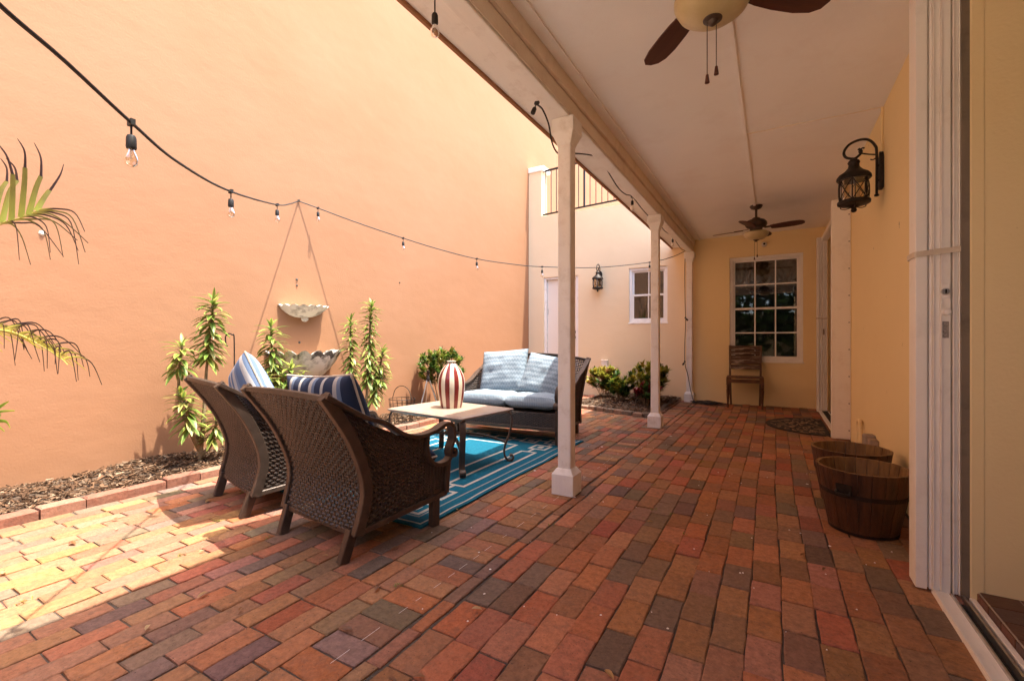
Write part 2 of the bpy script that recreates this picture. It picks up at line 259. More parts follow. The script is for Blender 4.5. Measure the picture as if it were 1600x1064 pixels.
# ------------------------------------------------------------------ mesh helpers
class MB:
    def __init__(s): s.v = []; s.f = []; s.c = []; s.m = []
    def add(s, vs, fs, c=None, mi=0):
        o = len(s.v); s.v += [tuple(v) for v in vs]; s.f += [tuple(o + i for i in f) for f in fs]
        s.m += [mi] * len(fs)
        if c is not None:
            s.c += (list(c) if isinstance(c[0], (tuple, list)) else [c] * len(vs))
        return s
    def box(s, x0, x1, y0, y1, z0, z1, mi=0, c=None):
        vs = [(x, y, z) for z in (z0, z1) for y in (y0, y1) for x in (x0, x1)]
        return s.add(vs, [(0, 2, 3, 1), (4, 5, 7, 6), (0, 1, 5, 4), (2, 6, 7, 3), (0, 4, 6, 2), (1, 3, 7, 5)], c, mi)
    def obox(s, cx, cy, cz, sx, sy, sz, mat, mi=0):
        vs = [mat @ Vector((x * sx / 2, y * sy / 2, z * sz / 2)) + Vector((cx, cy, cz)) for z in (-1, 1) for y in (-1, 1) for x in (-1, 1)]
        return s.add(vs, [(0, 2, 3, 1), (4, 5, 7, 6), (0, 1, 5, 4), (2, 6, 7, 3), (0, 4, 6, 2), (1, 3, 7, 5)], None, mi)
    def prism(s, poly, a0, a1, axis='z', mi=0):
        n = len(poly)
        def P(p, a): return (p[0], p[1], a) if axis == 'z' else ((p[0], a, p[1]) if axis == 'y' else (a, p[0], p[1]))
        vs = [P(p, a0) for p in poly] + [P(p, a1) for p in poly]
        fs = [tuple(range(n - 1, -1, -1)), tuple(range(n, 2 * n))] + [(i, (i + 1) % n, n + (i + 1) % n, n + i) for i in range(n)]
        return s.add(vs, fs, None, mi)
    def sweep(s, pts, prof, up=(0, 0, 1), closed=False, mi=0, scale=None):
        # prof: list of (side, up) offsets
        pts = [Vector(p) for p in pts]; n = len(pts); k = len(prof); up = Vector(up); vs = []
        for i, p in enumerate(pts):
            a = pts[(i - 1) % n] if (closed or i) else pts[0]; b = pts[(i + 1) % n] if (closed or i < n - 1) else pts[-1]
            t = (b - a).normalized(); sd = t.cross(up)
            if sd.length < 1e-4: sd = t.cross(Vector((1, 0, .01)))
            sd.normalize(); u = sd.cross(t); q = scale[i] if scale else 1
            vs += [p + sd * x * q + u * y * q for x, y in prof]
        fs = []
        for i in range(n if closed else n - 1):
            for j in range(k):
                a = i * k + j; b = i * k + (j + 1) % k; c2 = ((i + 1) % n) * k + (j + 1) % k; d = ((i + 1) % n) * k + j
                fs.append((a, b, c2, d))
        if not closed: fs += [tuple(range(k - 1, -1, -1)), tuple((n - 1) * k + j for j in range(k))]
        return s.add(vs, fs, None, mi)
    def tube(s, pts, r, n=8, closed=False, mi=0, scale=None):
        return s.sweep(pts, [(r * math.cos(2 * math.pi * i / n), r * math.sin(2 * math.pi * i / n)) for i in range(n)], (.13, .21, .97), closed, mi, scale)
    def bar(s, pts, w, h, up=(0, 0, 1), mi=0, ch=.2):
        a, b = w / 2, h / 2; c = min(a, b) * ch
        return s.sweep(pts, [(-a + c, -b), (a - c, -b), (a, -b + c), (a, b - c), (a - c, b), (-a + c, b), (-a, b - c), (-a, -b + c)], up, False, mi)
    def lathe(s, prof, n=24, cx=0, cy=0, cz=0, mi=0, mif=None, sx=1, sy=1):
        k = len(prof); vs = []; fs = []
        for i in range(n):
            a = 2 * math.pi * i / n
            vs += [(cx + r * sx * math.cos(a), cy + r * sy * math.sin(a), cz + z) for r, z in prof]
        o = len(s.v)
        for i in range(n):
            for j in range(k - 1):
                a = i * k + j; b = ((i + 1) % n) * k + j
                fs.append((a, b, b + 1, a + 1))
        s.add(vs, fs, None, mi)
        if mif is not None:
            for q in range(len(fs)): s.m[-len(fs) + q] = mif(q // (k - 1), q % (k - 1))
        return s
    def build(s, name, mats, parent=None, smooth=False, bevel=0.0, subd=0, loc=None, angle=40):
        me = bpy.data.meshes.new(name); me.from_pydata(s.v, [], s.f)
        for mt in (mats if isinstance(mats, (list, tuple)) else [mats]): me.materials.append(M[mt])
        if any(s.m): me.polygons.foreach_set('material_index', s.m)
        if s.c:
            ca = me.color_attributes.new('Col', 'FLOAT_COLOR', 'POINT')
            ca.data.foreach_set('color', [q for c in s.c for q in (*c, 1.0)])
        if smooth:
            me.polygons.foreach_set('use_smooth', [True] * len(me.polygons))
            try: me.set_sharp_from_angle(angle=R(angle))
            except Exception: pass
        me.validate(); me.update()
        o = bpy.data.objects.new(name, me); col.objects.link(o)
        if parent is not None: o.parent = parent
        if loc is not None: o.location = loc
        if bevel:
            b = o.modifiers.new('bevel', 'BEVEL'); b.width = bevel; b.segments = 2; b.limit_method = 'ANGLE'; b.angle_limit = R(35)
        if subd:
            u = o.modifiers.new('sub', 'SUBSURF'); u.levels = subd; u.render_levels = subd
        return o
def tag(o, label=None, cat=None, group=None, kind=None):
    if label: o['label'] = label
    if cat: o['category'] = cat
    if group: o['group'] = group
    if kind: o['kind'] = kind
    return o
def thing(name, label, cat, loc=(0, 0, 0), rz=0.0, group=None):
    o = bpy.data.objects.new(name, None); col.objects.link(o); o.empty_display_size = .1
    o.location = loc; o.rotation_euler = (0, 0, rz)
    return tag(o, label, cat, group)
def spline(pts, n=8):
    # Catmull-Rom through the points
    P = [Vector(p) for p in pts]; out = []
    for i in range(len(P) - 1):
        p0 = P[max(i - 1, 0)]; p1 = P[i]; p2 = P[i + 1]; p3 = P[min(i + 2, len(P) - 1)]
        for k in range(n):
            t = k / n
            out.append(.5 * ((2 * p1) + (p2 - p0) * t + (2 * p0 - 5 * p1 + 4 * p2 - p3) * t * t + (3 * p1 - p0 - 3 * p2 + p3) * t ** 3))
    out.append(P[-1]); return out
def interp(xs, ys, x):
    if x <= xs[0]: return ys[0]
    for i in range(len(xs) - 1):
        if x <= xs[i + 1]:
            t = (x - xs[i]) / (xs[i + 1] - xs[i]); return ys[i] + (ys[i + 1] - ys[i]) * t
    return ys[-1]
def jit(a): return random.uniform(-a, a)

# ------------------------------------------------------------------ the setting: ground, floor, beds
g = MB(); g.add([(-80, -80, -.03), (80, -80, -.03), (80, 80, -.03), (-80, 80, -.03)], [(0, 1, 2, 3)])
tag(g.build('ground', 'ground'), 'ground around the house, made pale to bounce light into the porch', kind='structure')
WX = -4.2                                   # face of the tall orange wall
BACK = 8.0                                  # face of the tan back wall
def in_back_bed(x, y):
    if y > 7.99: return True
    edge = 6.02 + .42 * max(0, min(1, (-x - 1.45) / 1.1)) ** 1.3
    return -2.62 < x < -1.30 and y > edge
floor = MB()
floor.add([(-3.6, -.42, -.008), (1.0, -.42, -.008), (1.0, 8.0, -.008), (-3.6, 8.0, -.008)], [(0, 1, 2, 3)])
floor = floor.build('brick_floor', 'sand'); tag(floor, 'patio floor of worn red and brown bricks laid in long rows', kind='structure')
PAL = [((.35, .118, .06), 16), ((.37, .15, .075), 20), ((.30, .142, .076), 22), ((.245, .136, .078), 18), ((.19, .125, .086), 7), ((.205, .13, .095), 4), ((.345, .17, .08), 15), ((.35, .16, .10), 7), ((.175, .118, .076), 6)]
def brick_col():
    t = random.uniform(0, sum(w for _, w in PAL))
    for c, w in PAL:
        t -= w
        if t <= 0: break
    k = random.uniform(.76, 1.12)
    return tuple(max(.02, q * k + jit(.012)) for q in c)
def brick_geo(cx, cy, lx, ly, z, rot, depth=.045, bv=.0038, rough=.0026):
    # top face with worn, uneven edges: an outline of 12 points in three rings
    hx, hy = lx / 2, ly / 2
    out = []
    nx, ny = (3, 1) if lx > ly else (1, 3)
    for i in range(nx): out.append((-hx + 2 * hx * i / nx, -hy))
    for i in range(ny): out.append((hx, -hy + 2 * hy * i / ny))
    for i in range(nx): out.append((hx - 2 * hx * i / nx, hy))
    for i in range(ny): out.append((-hx, hy - 2 * hy * i / ny))
    n = len(out); tx, ty = jit(.010), jit(.010)
    ca, sa = math.cos(rot), math.sin(rot); vs = []
    o2 = [(x + jit(rough), y + jit(rough)) for x, y in out]
    for ring in range(3):
        for (x, y) in o2:
            q = 1.0
            if ring == 0: xx, yy, zz = x - math.copysign(bv, x) * (abs(x) > bv), y - math.copysign(bv, y) * (abs(y) > bv), z + jit(.0008)
            elif ring == 1: xx, yy, zz = x, y, z - bv * .8 + jit(.001)
            else: xx, yy, zz = x, y, z - depth
            zz += (tx * xx + ty * yy) if ring < 2 else 0
            vs.append((cx + xx * ca - yy * sa, cy + xx * sa + yy * ca, zz))
    fs = [tuple(range(n))]
    for r in range(2):
        for i in range(n): fs.append((r * n + i, (r + 1) * n + i, (r + 1) * n + (i + 1) % n, r * n + (i + 1) % n))
    return vs, fs
bricks = []                                 # (cx, cy, lx, ly, rot)
PX, PY = .1045, .2055
def field(x0, x1, ys, ye, seed, PX=PX):
    rr = random.Random(seed)
    n = round((x1 - x0) / PX); p = (x1 - x0) / n
    for i in range(n):
        x = x0 + (i + .5) * p; y = ys - rr.uniform(0, .02) - (.5 * PY if i % 2 else 0) + rr.uniform(-.02, .02)
        while y < ye:
            L = PY * rr.uniform(.96, 1.04)
            if rr.random() < .012: L *= .52
            cy = y + L / 2; wob = .007 * math.sin(cy * 1.3 + x * .6) + .003 * math.sin(cy * 3.1 + x * 1.2)
            bricks.append((x + wob + rr.uniform(-.002, .002), cy, p - rr.uniform(.002, .005), L - rr.uniform(.005, .009), rr.uniform(-.008, .008)))
            y += L
field(-1.044, .668, -.4, 7.99, 1)
field(-3.555, -1.325, -.4, 8.0, 2, .0885)
y = -.4
while y < 7.95:                              # header course under the porch posts
    h = random.uniform(.100, .112)
    bricks.append((-1.216 + jit(.004), y + h / 2, .2 + jit(.004), h - .005, jit(.02))); y += h
y = -.4
while y < 7.95:                              # thin course of bricks laid on edge
    L = random.uniform(.19, .22)
    bricks.append((-1.076 + jit(.003), y + L / 2, .054 + jit(.003), L - .005, jit(.008))); y += L
RUG = (-3.14, -1.62, 1.85, 4.25)
keep = []
CS, CC = math.sin(R(29.79)), math.cos(R(29.79))
for b in bricks:
    x, y = b[0], b[1]
    if in_back_bed(x, y) or (x > .52 and y < 2.40) or y > 7.97: continue
    zc = -CS * x + CC * y; xc = CC * x + CS * y
    px = 800 + 711 * xc / zc if zc > .2 else -9999
    py = 532 + 711 / zc if zc > .2 else 9999
    vis = -10 < px < 1610 and py < 1075
    if RUG[0] + .08 < x < RUG[1] - .08 and RUG[2] + .08 < y < RUG[3] - .08: vis = False
    keep.append((b[2] * b[3] / max(zc, .2) ** 3 if vis else 0, b))
keep.sort(key=lambda t: -t[0])
rest = MB()
for i, (s_, b) in enumerate(keep):
    z = jit(.0024)
    vs, fs = brick_geo(b[0], b[1], b[2], b[3], z, b[4]); c = brick_col()
    if i < 300:
        cx, cy = b[0], b[1]
        mb = MB(); mb.add([(v[0] - cx, v[1] - cy, v[2]) for v in vs], fs, c); mb.build('brick', 'brick', floor, loc=(cx, cy, 0))
    else: rest.add(vs, fs, c)
tag(rest.build('brick_rows', 'brick', floor), 'farther rows of red and brown bricks', kind='stuff')

# planting bed along the orange wall
bed = MB()
nx_, ny_ = 6, 60
def bedz(x, y): return .045 + .03 * noise.noise(Vector((x * 3, y * 2.2, 0))) + .02 * (WX + .35 > x)
vs = []; fs = []
for j in range(ny_ + 1):
    for i in range(nx_ + 1):
        x = WX + (-3.645 - WX) * i / nx_; y = -6.5 + 14.5 * j / ny_; vs.append((x, y, bedz(x, y)))
for j in range(ny_):
    for i in range(nx_):
        a = j * (nx_ + 1) + i; fs.append((a, a + 1, a + nx_ + 2, a + nx_ + 1))
bed.add(vs, fs); bed_l = bed.build('planting_bed', 'soil', smooth=True); tag(bed_l, 'narrow mulched planting bed along the orange wall', kind='structure')
y = -3.6
KP = [(.25, .10, .06), (.28, .125, .075), (.22, .095, .06), (.29, .14, .09), (.24, .13, .09)]
while y < 6.4:
    L = random.uniform(.19, .225)
    vs, fs = brick_geo(0, 0, .088 + jit(.004), L - .008, .056 + jit(.006), jit(.02), .10, .009, .005)
    mb = MB().add(vs, fs, random.choice(KP)); mb.build('brick', 'kerb', bed_l, loc=(-3.602 + jit(.004), y + L / 2, 0)); y += L
# planting bed below the small window
bb = MB(); vs = []; fs = []; q = 24
def bbz(x, y): return .03 + .028 * noise.noise(Vector((x * 4 + 9, y * 3, 2))) + .03 * max(0, min(1, (y - 6.3) / .8))
for j in range(q + 1):
    for i in range(q + 1):
        x = -2.62 + 1.30 * i / q
        y0 = 6.05 + .42 * max(0, min(1, (-x - 1.45) / 1.1)) ** 1.3
        y = y0 + (7.995 - y0) * j / q; vs.append((x, y, bbz(x, y)))
for j in range(q):
    for i in range(q):
        a = j * (q + 1) + i; fs.append((a, a + 1, a + q + 2, a + q + 1))
bb.add(vs, fs); bed_b = bb.build('planting_bed', 'soil', smooth=True); tag(bed_b, 'dark soil bed of shrubs below the small window', kind='structure')
for i in range(9):
    t = (i + .5) / 9; x = -2.6 + 1.28 * t; y = 6.05 + .42 * max(0, min(1, (-x - 1.45) / 1.1)) ** 1.3
    sl = math.atan2(-.42 * 1.3 / 1.1 * max(.02, (-x - 1.45) / 1.1) ** .3, 1) if x < -1.45 else 0
    vs, fs = brick_geo(0, 0, .135, .085, .05 + jit(.012), sl + jit(.08), .08, .009, .006)
    MB().add(vs, fs, random.choice([(.2, .14, .10), (.26, .17, .12), (.16, .13, .1)])).build('brick', 'kerb', bed_b, loc=(x, y - .03, 0))
for i in range(9):
    vs, fs = brick_geo(0, 0, .07, .19, .03 + jit(.006), jit(.03), .08, .009, .005)
    MB().add(vs, fs, random.choice([(.22, .13, .09), (.28, .15, .1)])).build('brick', 'kerb', bed_b, loc=(-1.335, 6.12 + i * .205, 0))
# wood chip mulch
def chips(n, fx, fz, cols, smin=.015, smax=.055):
    mb = MB()
    for _ in range(n):
        x, y = fx(); z = fz(x, y) + random.uniform(.0, .022)
        L = random.uniform(smin, smax); w = L * random.uniform(.15, .4); h = random.uniform(.003, .008)
        m = Matrix.Rotation(random.uniform(0, 6.28), 3, 'Z') @ Matrix.Rotation(jit(.5), 3, 'Y') @ Matrix.Rotation(jit(.6), 3, 'X')
        vs = [m @ Vector((sx * L / 2, sy * w / 2 * (1 if sx < 0 else .5), sz * h / 2)) + Vector((x, y, z)) for sz in (-1, 1) for sy in (-1, 1) for sx in (-1, 1)]
        k = random.uniform(.5, 1.3); c = random.choice(cols)
        mb.add(vs, [(0, 2, 3, 1), (4, 5, 7, 6), (0, 1, 5, 4), (2, 6, 7, 3), (0, 4, 6, 2), (1, 3, 7, 5)], tuple(q_ * k for q_ in c))
    return mb
BR = [(.10, .055, .03), (.15, .085, .048), (.065, .036, .02), (.22, .15, .095), (.12, .066, .036)]
tag(chips(9000, lambda: (random.uniform(WX + .02, -3.655), random.uniform(.3, 6.3)), bedz, BR).build('mulch', 'chip'), 'brown shredded wood chip mulch along the orange wall', 'mulch', kind='stuff')
def rb():
    while True:
        x, y = random.uniform(-2.58, -1.38), random.uniform(6.1, 7.95)
        if in_back_bed(x, y): return x, y
tag(chips(1800, rb, bbz, [(.09, .05, .03), (.15, .085, .05), (.06, .035, .02), (.26, .17, .11)]).build('mulch', 'chip'), 'dark bark mulch under the shrubs below the small window', 'mulch', kind='stuff')

# ------------------------------------------------------------------ the tall orange wall of the next building
nb = MB(); nb.box(WX - 3.0, WX, -9.0, 22, -.05, 9.5)
nb = nb.build('neighbouring_building', 'orange'); tag(nb, 'tall blank orange stucco wall closing the left side of the patio', 'wall')
for (y, z, r) in [(2.93, 1.62, .012), (2.93, 1.56, .01), (1.07, 1.71, .016), (4.4, 1.75, .008), (.86, 1.21, .008), (2.96, .98, .012)]:  # dark hook bits and nicks; the large pale one is a snail shell
    MB().lathe([(0, .012), (r * .6, .011), (r, .004), (r * 1.1, 0), (0, -.002)], 8).build('wall_bit', 'trim' if r > .015 else 'dark_alu', nb, smooth=True, loc=(WX, y, z)).rotation_euler = (0, R(90), 0)

MB().box(WX + .003, 4.6, -6.9, -6.7, -.05, 2.2).build('added_rear_wall', 'tan')  # unseen wall put in so the windows don't reflect open sky
tag(bpy.data.objects['added_rear_wall'], 'tan wall added unseen behind the viewer to keep sky out of window reflections', 'wall')

# ------------------------------------------------------------------ the house
house = thing('house', 'tan stucco house with a covered porch on white posts', 'house')
def wall_cells(axis, a0, a1, us, zs, holes):
    mb = MB()
    for i in range(len(us) - 1):
        for j in range(len(zs) - 1):
            uc, zc = (us[i] + us[i + 1]) / 2, (zs[j] + zs[j + 1]) / 2
            if any(h[0] < uc < h[1] and h[2] < zc < h[3] for h in holes): continue
            if axis == 'y': mb.box(us[i], us[i + 1], a0, a1, zs[j], zs[j + 1])
            else: mb.box(a0, a1, us[i], us[i + 1], zs[j], zs[j + 1])
    return mb
DOOR = (-3.87, -3.15, -.1, 2.22); WIN1 = (-2.2, -1.545, 1.31, 2.27); WIN2 = (-.594, .395, .68, 2.31)
mb = wall_cells('y', BACK, BACK + .25, [WX + .003, DOOR[0], DOOR[1], WIN1[0], WIN1[1], -1.12], [-.05, 1.31, 2.22, 2.27, 3.42], [DOOR, WIN1])
mb.box(WX + .003, -3.92, BACK, BACK + .25, 3.42, 4.30)
mb.build('terrace_wall', 'tan', house)
mb = wall_cells('y', BACK, BACK + .25, [-1.12, WIN2[0], WIN2[1], .68], [-.05, .68, 2.31, 2.9], [WIN2]); mb.build('porch_end_wall', 'honey', house)
MB().box(WX + .003, -3.86, BACK - .03, BACK + .28, 4.30, 4.40).build('parapet_cap', 'white_wood', house, bevel=.008)
MB().box(WX + .003, -1.12, BACK + .25, 15, 3.18, 3.30).build('terrace_floor', 'roof', house)
mb = wall_cells('x', .68, .93, [2.385, 5.76, 7.80, 8.25], [-.05, 2.42, 2.9], [(5.76, 7.80, -.1, 2.42)])
mb.box(.68, .93, -.0, 2.385, 2.50, 2.9); mb.box(.68, .93, -3, -.0, -.05, 2.9)
mb.build('side_wall', 'honey', house)
MB().box(.655, .70, 2.383, 2.43, 0, 2.5).build('door_jamb', 'honey', house, bevel=.006)
# porch ceiling, roof and beam
MB().box(-1.14, .70, .03, BACK + .02, 2.65, 2.67).build('ceiling', 'ceiling', house)
MB().prism([(-1.46, 2.585), (-1.46, 2.62), (-1.1, 2.86), (5.2, 2.93), (5.2, 2.68), (-1.2, 2.68), (-1.25, 2.60)], -.02, BACK, 'y').build('roof', 'roof', house)
MB().box(-1.222, -1.132, .02, BACK - .01, 2.44, 2.66).build('beam', 'beam', house, bevel=.006)
MB().box(-1.131, -1.104, .13, BACK - .01, 2.555, 2.649).build('beam_trim', 'trim', house, bevel=.004)
MB().box(-1.13, -1.124, .13, BACK - .01, 2.455, 2.545).build('beam_face', 'trim', house)
MB().box(-1.455, -1.224, .0, BACK - .01, 2.552, 2.58).build('soffit', 'beam', house)
MB().box(-1.478, -1.457, -.03, BACK - .01, 2.535, 2.62).build('fascia', 'orange', house, bevel=.004)
MB().box(-1.05, -1.03, .13, BACK, 2.636, 2.649).build('ceiling_cove', 'ceiling', house)
MB().box(-1.13, .70, .03, .12, 2.44, 2.66).build('end_beam', 'beam', house, bevel=.006)
# posts
for yy in (.16, 2.78, 5.40, 7.90):
    mb = MB(); mb.box(-1.222, -1.132, yy - .045, yy + .045, .10, 2.34)
    pc = mb.build('column', 'white_wood', house, bevel=.008)
    b = MB(); w = .075; w2 = .05
    b.box(-1.177 - w, -1.177 + w, yy - w, yy + w, .0, .135)
    vs = [(-1.177 + sx * a, yy + sy * a, z) for a, z in ((w - .002, .135), (w2, .168)) for sx, sy in ((-1, -1), (1, -1), (1, 1), (-1, 1))]
    b.add(vs, [(0, 1, 5, 4), (1, 2, 6, 5), (2, 3, 7, 6), (3, 0, 4, 7), (4, 5, 6, 7)])
    b.build('base', 'white_wood', pc, bevel=.004)
    b = MB(); prof = [(.046, 2.27), (.056, 2.30), (.072, 2.34), (.078, 2.35), (.078, 2.438)]
    vs = [(-1.177 + sx * a, yy + sy * a, z) for a, z in prof for sx, sy in ((-1, -1), (1, -1), (1, 1), (-1, 1))]
    fs = [(r * 4 + i, r * 4 + (i + 1) % 4, r * 4 + 4 + (i + 1) % 4, r * 4 + 4 + i) for r in range(4) for i in range(4)] + [(16, 17, 18, 19), (3, 2, 1, 0)]
    b.add(vs, fs); b.build('capital', 'white_wood', pc, bevel=.004)
# surface conduit and cable under the ceiling
MB().bar([(-.19, 1.9, 2.642), (-.19, 6.33, 2.642)], .026, .015).build('ceiling_conduit', 'ceiling', house)
MB().tube([(-.18, 4.085, 2.645), (.2, 4.082, 2.645), (.5, 4.087, 2.644), (.672, 4.08, 2.643)], .004, 6).build('ceiling_cable', 'trim', house)
MB().tube([(.672, 4.08, 2.643), (.672, 4.095, 2.55), (.672, 4.1, 2.3)], .009, 6).build('wall_conduit', 'honey', house)
# windows: part window (frame) > sub-parts sash, muntin, pane, sill
def window(x0, x1, z0, z1, rows, cols_, label=None):
    yf = BACK + .05; fw = .045
    mb = MB()
    mb.box(x0, x0 + fw, yf - .02, yf + .07, z0, z1); mb.box(x1 - fw, x1, yf - .02, yf + .07, z0, z1)
    mb.box(x0 + fw, x1 - fw, yf - .02, yf + .07, z1 - fw, z1); mb.box(x0 + fw, x1 - fw, yf - .02, yf + .07, z0, z0 + fw)
    w = mb.build('window', 'white_vinyl', house, bevel=.003)
    MB().box(x0 - .012, x1 + .012, BACK - .008, BACK + .028, z0 - .022, z0 + .004).build('sill', 'white_wood', w, bevel=.005)
    mid = (z0 + z1) / 2
    for k, (a, b_, yo) in enumerate(((mid - .018, z1 - fw, .02), (z0 + fw, mid + .018, -.004))):
        s = MB(); t = .032; X0, X1 = x0 + fw, x1 - fw; Y0, Y1 = yf + yo - .0, yf + yo + .024
        s.box(X0, X0 + t, Y0, Y1, a, b_); s.box(X1 - t, X1, Y0, Y1, a, b_); s.box(X0 + t, X1 - t, Y0, Y1, b_ - t, b_); s.box(X0 + t, X1 - t, Y0, Y1, a, a + t)
        s.build('sash', 'white_vinyl', w, bevel=.002)
        gx = [X0 + t + (X1 - X0 - 2 * t) * i / cols_ for i in range(cols_ + 1)]; gz = [a + t + (b_ - a - 2 * t) * i / rows for i in range(rows + 1)]
        for i in range(1, cols_): MB().box(gx[i] - .009, gx[i] + .009, Y0 + .003, Y0 + .018, a + t, b_ - t).build('muntin', 'white_vinyl', w)
        for i in range(1, rows): MB().box(X0 + t, X1 - t, Y0 + .0045, Y0 + .0165, gz[i] - .009, gz[i] + .009).build('muntin', 'white_vinyl', w)
        for i in range(cols_):
            for j in range(rows):
                MB().box(gx[i] + .001, gx[i + 1] - .001, Y0 + .009, Y0 + .012, gz[j] + .001, gz[j + 1] - .001).build('pane', 'pane', w)
    return w
w2 = window(*WIN2, 2, 3)
w1 = window(*WIN1, 1, 2)
# gathered valance behind the big window
mb = MB(); nn, kk = 96, 14; vs = []; fs = []
for j in range(kk + 1):
    for i in range(nn + 1):
        u = i / nn; v = j / kk; s = (u * 3) % 1.0
        drop = .30 + .07 * math.sin(math.pi * s) ** .8 + .03 * math.sin(u * 40)
        x = WIN2[0] + .05 + (WIN2[1] - WIN2[0] - .1) * u
        vs.append((x, BACK + .125 + .014 * math.sin(u * 75 + 3 * math.sin(v * 6 + u * 9)) * (.5 + v) + .014 * math.sin(v * 17 + 3 * math.cos(math.pi * s * 2)), 2.25 - drop * v))
for j in range(kk):
    for i in range(nn): a = j * (nn + 1) + i; fs.append((a, a + 1, a + nn + 2, a + nn + 1))
mb.add(vs, fs); mb.build('valance', 'curtain', w2, smooth=True)
mb = MB()
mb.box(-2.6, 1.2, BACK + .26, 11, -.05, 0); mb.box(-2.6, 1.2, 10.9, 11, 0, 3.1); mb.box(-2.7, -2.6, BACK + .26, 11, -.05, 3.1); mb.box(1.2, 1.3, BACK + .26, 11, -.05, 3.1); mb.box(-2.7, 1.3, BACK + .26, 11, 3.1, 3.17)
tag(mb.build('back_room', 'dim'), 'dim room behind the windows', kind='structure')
mb = MB(); mb.box(.93, 4.5, -3, 8.24, -.05, 0.0); mb.box(4.5, 4.6, -3, 8.24, 0, 2.67); mb.box(.94, 4.5, 8.25, 8.3, 0, 2.67); mb.box(.94, 4.5, -3.1, -3, 0, 2.67); mb.box(.94, 4.5, -3, 8.24, 2.62, 2.67)
tag(mb.build('side_room', 'interior'), 'dim room behind the sliding doors', kind='structure')
# back door with recessed frame
mb = MB(); x0, x1, z1 = DOOR[0], DOOR[1], DOOR[3]
mb.box(x0, x0 + .04, BACK + .03, BACK + .2, -.02, z1); mb.box(x1 - .06, x1, BACK + .03, BACK + .2, -.02, z1); mb.box(x0 + .04, x1 - .06, BACK + .03, BACK + .2, z1 - .04, z1)
dr = MB().box(x0 + .045, x1 - .065, BACK + .09, BACK + .135, .0, z1 - .045).build('door', 'door_white', house, bevel=.003)
mb.build('frame', 'white_wood', dr, bevel=.003)
for z in (1.06, 1.16):
    MB().lathe([(0, .055), (.018, .054), (.027, .043), (.024, .03), (.012, .022), (.012, .006), (.03, .004), (.03, 0)], 16).build('handle', 'bronze', dr, smooth=True, loc=(x1 - .115, BACK + .09, z)).rotation_euler = (R(90), 0, 0)
MB().box(x0 + .052, x0 + .06, BACK + .083, BACK + .089, 1.5, 1.62).build('hinge', 'silver', dr)
for (y_, z_, r_) in ((3.63, 1.72, .010), (3.63, 1.70, .006), (4.45, 1.71, .008), (4.0, 1.3, .004), (3.2, .9, .004), (4.9, 1.1, .004)):
    MB().add([(.6795, y_ + r_ * random.uniform(.5, 1.1) * math.cos(k * 1.05), z_ + 1.6 * r_ * random.uniform(.5, 1.1) * math.sin(k * 1.05)) for k in range(6)], [(0, 1, 2, 3, 4, 5)]).build('wall_chip', 'dark_alu', house)
# near door opening: track, tiled threshold
trk = MB().box(.548, .585, 0.0, 2.40, -.01, .012).build('door_track', 'white_metal', house, bevel=.002)
MB().box(.549, .556, 0.0, 2.40, .012, .020).build('rail', 'white_metal', trk)
MB().box(.585, .600, 0.0, 2.40, -.01, .010).build('rail', 'white_metal', trk)
MB().box(.6, .606, 0.0, 2.38, -.01, .022).build('rail', 'silver', trk)
MB().box(.606, .632, 0.0, 2.38, -.014, -.004).build('groove', 'black_gap', trk)
MB().box(.632, .640, 0.0, 2.38, -.01, .022).build('rail', 'silver', trk)
MB().box(.64, .652, 0.0, 2.38, -.014, -.002).build('groove', 'black_gap', trk)
MB().box(.652, .672, 0.0, 2.38, -.01, .018).build('rail', 'white_metal', trk, bevel=.003)
thr = MB().box(.679, 1.0, 0.0, 2.383, -.01, .044).build('threshold', 'grout', house)
TC = [(.14, .052, .03), (.11, .05, .032), (.17, .07, .04), (.10, .055, .045)]
for i in range(14):
    ya = 2.375 - i * .105
    mb = MB().box(.6735, .6785, ya - .099, ya, .0, .042, c=random.choice(TC)); mb.build('riser_tile', 'tile', thr, bevel=.001)
    for k in range(2):
        xa = .6815 + k * .108; mb = MB().box(xa, xa + .103, ya - .1, ya, .0445, .048, c=random.choice(TC)); mb.build('tile', 'tile', thr, bevel=.001)
MB().box(.632, .656, 2.385, 2.43, 0, 2.5).build('door_channel', 'channel', house)
# far sliding door
sd = MB(); X = .72
for (a, b_) in ((5.80, 6.84), (6.76, 7.79)):
    xo = X + (.03 if a > 6 else 0)
    sd.box(xo, xo + .028, a, a + .06, .03, 2.36); sd.box(xo, xo + .028, b_ - .06, b_, .03, 2.36); sd.box(xo, xo + .028, a + .06, b_ - .06, 2.28, 2.36); sd.box(xo, xo + .028, a + .06, b_ - .06, .03, .13)
sdo = sd.build('sliding_door', 'white_metal', house, bevel=.003)
MB().box(X + .01, X + .016, 5.86, 6.78, .13, 2.28).build('pane', 'pane', sdo); MB().box(X + .04, X + .046, 6.82, 7.73, .13, 2.28).build('pane', 'pane', sdo)
MB().box(.56, .678, 5.76, 7.79, -.008, .016).build('sill_track', 'white_metal', sdo, bevel=.003); MB().box(.6, .66, 5.76, 7.79, .0165, .019).build('groove', 'black_gap', sdo)
MB().box(.6, .67, 5.70, 7.8, 2.39, 2.45).build('shutter_header', 'white_metal', house, bevel=.004)
MB().box(.50, .66, 0.0, 2.5, 2.46, 2.53).build('shutter_header', 'white_metal', house, bevel=.004)
# tan pipe and grey covers on the side wall
MB().tube(spline([(.655, 5.0, .02), (.655, 5.0, .25), (.655, 4.985, .29), (.655, 4.93, .305), (.655, 4.88, .29), (.655, 4.87, .25), (.655, 4.87, .1)], 5), .016, 10).build('wall_pipe', 'honey', house, smooth=True)

